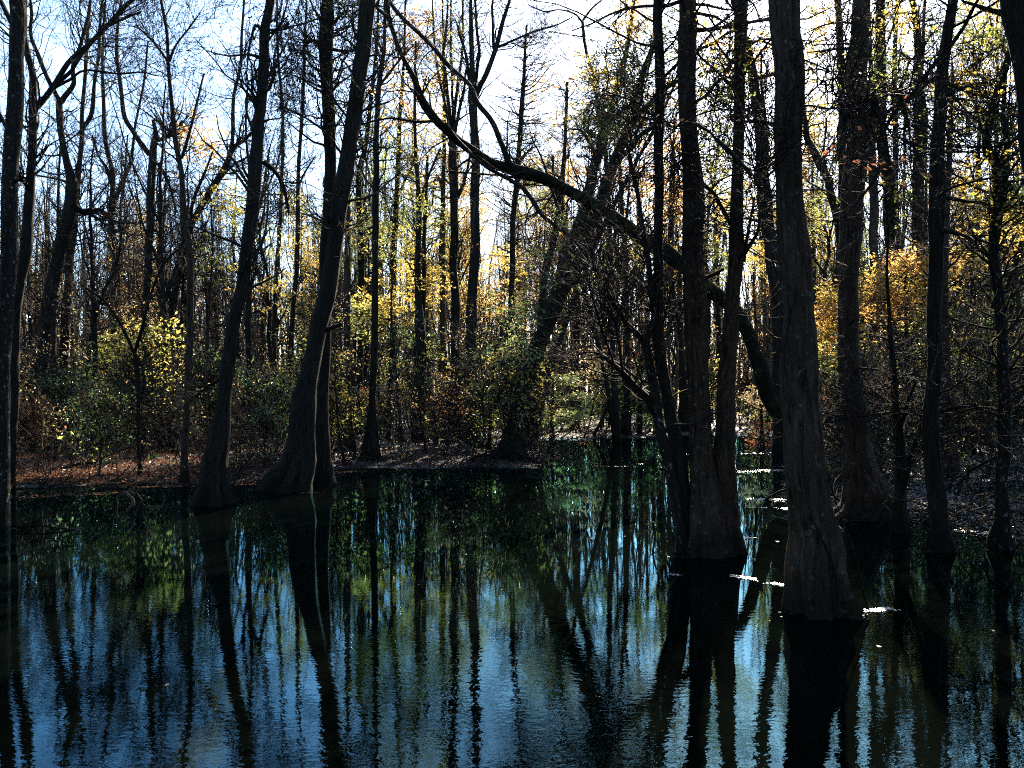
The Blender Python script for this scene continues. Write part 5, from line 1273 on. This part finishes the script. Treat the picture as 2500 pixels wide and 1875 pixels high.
branch('root_tangle', 'dark tangle of roots and twigs heaped on the bank under the leaning pair', 'roots',
       [[(1205, 1128, 6), (1230, 1112, 10), (1262, 1108, 10), (1300, 1122, 8), (1328, 1138, 6)], [(1250, 1110, 9), (1290, 1128, 8), (1310, 1142, 6)], [(1200, 1138, 6), (1240, 1124, 8), (1280, 1138, 6)], [(1140, 1126, 6), (1180, 1112, 8), (1220, 1118, 9)],
        [(1275, 1142, 4), (1290, 1120, 4), (1310, 1108, 3), (1322, 1112, 2)]], 'dark', D=25.6, twigs=10, seed=13)
branch('fallen_branch', 'bleached bent limb lying on the bank beyond the cone footed tree', 'branch', [[(1055, 1094, 5), (1085, 1076, 7), (1110, 1072, 6), (1140, 1090, 8), (1165, 1100, 6)]], 'dead', D=30, seed=14)
branch('dead_limb', 'mossy stick jutting from the far bank water just left of the curving tree', 'branch', [[(1866, 1020, 4), (1892, 1008, 4)], [(1848, 1092, 4), (1868, 1060, 3)]], 'russet_bark', D=27, twigs=6, seed=15)
branch('hanging_vine', 'thin pale vine slanting from the biggest trunk down into the water', 'vine', [[(2122, 1490, 4), (2110, 1455, 4), (2098, 1400, 4), (2080, 1335, 4), (2060, 1275, 3), (2044, 1235, 3), (2020, 1150, 3), (2004, 1090, 3)]], 'pale', D=8.15, dz=0.05, seed=16)
branch('hanging_vine', 'dark woody vine hugging the face of the biggest trunk near the water', 'vine', [[(2040, 1500, 5), (2045, 1440, 6), (2030, 1370, 6), (2005, 1310, 5), (1985, 1270, 4), (1965, 1200, 4), (1958, 1120, 4), (1962, 1020, 3)]], 'dark', D=7.85, dz=0.2, seed=17)
branch('hanging_vine', 'rope like vine twisting up the bark of the biggest trunk at eye height', 'vine', [[(1912, 960, 3), (1918, 850, 4), (1935, 740, 4), (1952, 640, 4), (1950, 560, 4), (1940, 500, 4), (1945, 430, 4), (1935, 330, 4), (1930, 200, 4), (1938, 60, 4), (1935, -20, 4)]], 'brown', D=8.10, dz=0.05, seed=18)

def vine_curtain(label, x0, x1, y0, y1, n, D, seed, nleaf, mat='deep'):
    r = np.random.default_rng(seed)
    tops = np.array([P3(r.uniform(x0, x1), y0 + r.uniform(0, (y1 - y0) * 0.55), D + r.uniform(-0.5, 0.5)) for _ in range(n)])
    root = thing('hanging_vine', label, 'vine', tuple(P3((x0 + x1) / 2, y0, D)))
    loc = np.array(root.location)
    ln = r.uniform(0.15, 0.5, n) * (y1 - y0) / F * D
    a, b = branch_batch(r, tops, np.tile([0, 0, -1.0], (n, 1)) + r.normal(0, 0.35, (n, 3)), ln, r.uniform(0.005, 0.011, n), 12, 0.16, -0.10, 0.6)
    g = Geo(); g.tubes(a, b, 3)
    a2, b2 = children(r, a, b, 5, 0.05, 1, (15, 70), (0.12, 0.4), 0.7, 6, 0.2, -0.05, 0, 0.0045)
    g.tubes(a2, b2, 3)
    a3, b3 = children(r, a2, b2, 3, 0.05, 1, (15, 70), (0.3, 0.7), 0.7, 4, 0.2, -0.04, 0, 0.004)
    g.tubes(a3, b3, 3)
    g.build('stem', M['dark'], root, loc)
    c = a3[r.integers(0, len(a3), nleaf), r.integers(0, 4, nleaf)]
    v, f = leaves(r, c, r.normal(0, 0.5, (nleaf, 3)) + np.array([0, 0, -0.7]), 0.06)
    mesh_obj('foliage', v, f, M[mat], root, loc, smooth=False)

vine_curtain('dark curtain of trailing vines hung beside the straight tree, right of the thinner leaning trunk', 660, 765, -60, 420, 80, 19.0, 31, 1500)
vine_curtain('loose dark vine strands trailing beside the top of the thinner leaning trunk', 585, 650, -80, 330, 22, 16.6, 32, 200)
vine_curtain('knot of dark vines in the branches between the straight tree and the great leaning trunk', 745, 815, -60, 300, 34, 20.2, 33, 500)
vine_curtain('dark trailing vines tangled low behind the thinner leaning trunk', 640, 720, 300, 620, 40, 21.0, 34, 900)
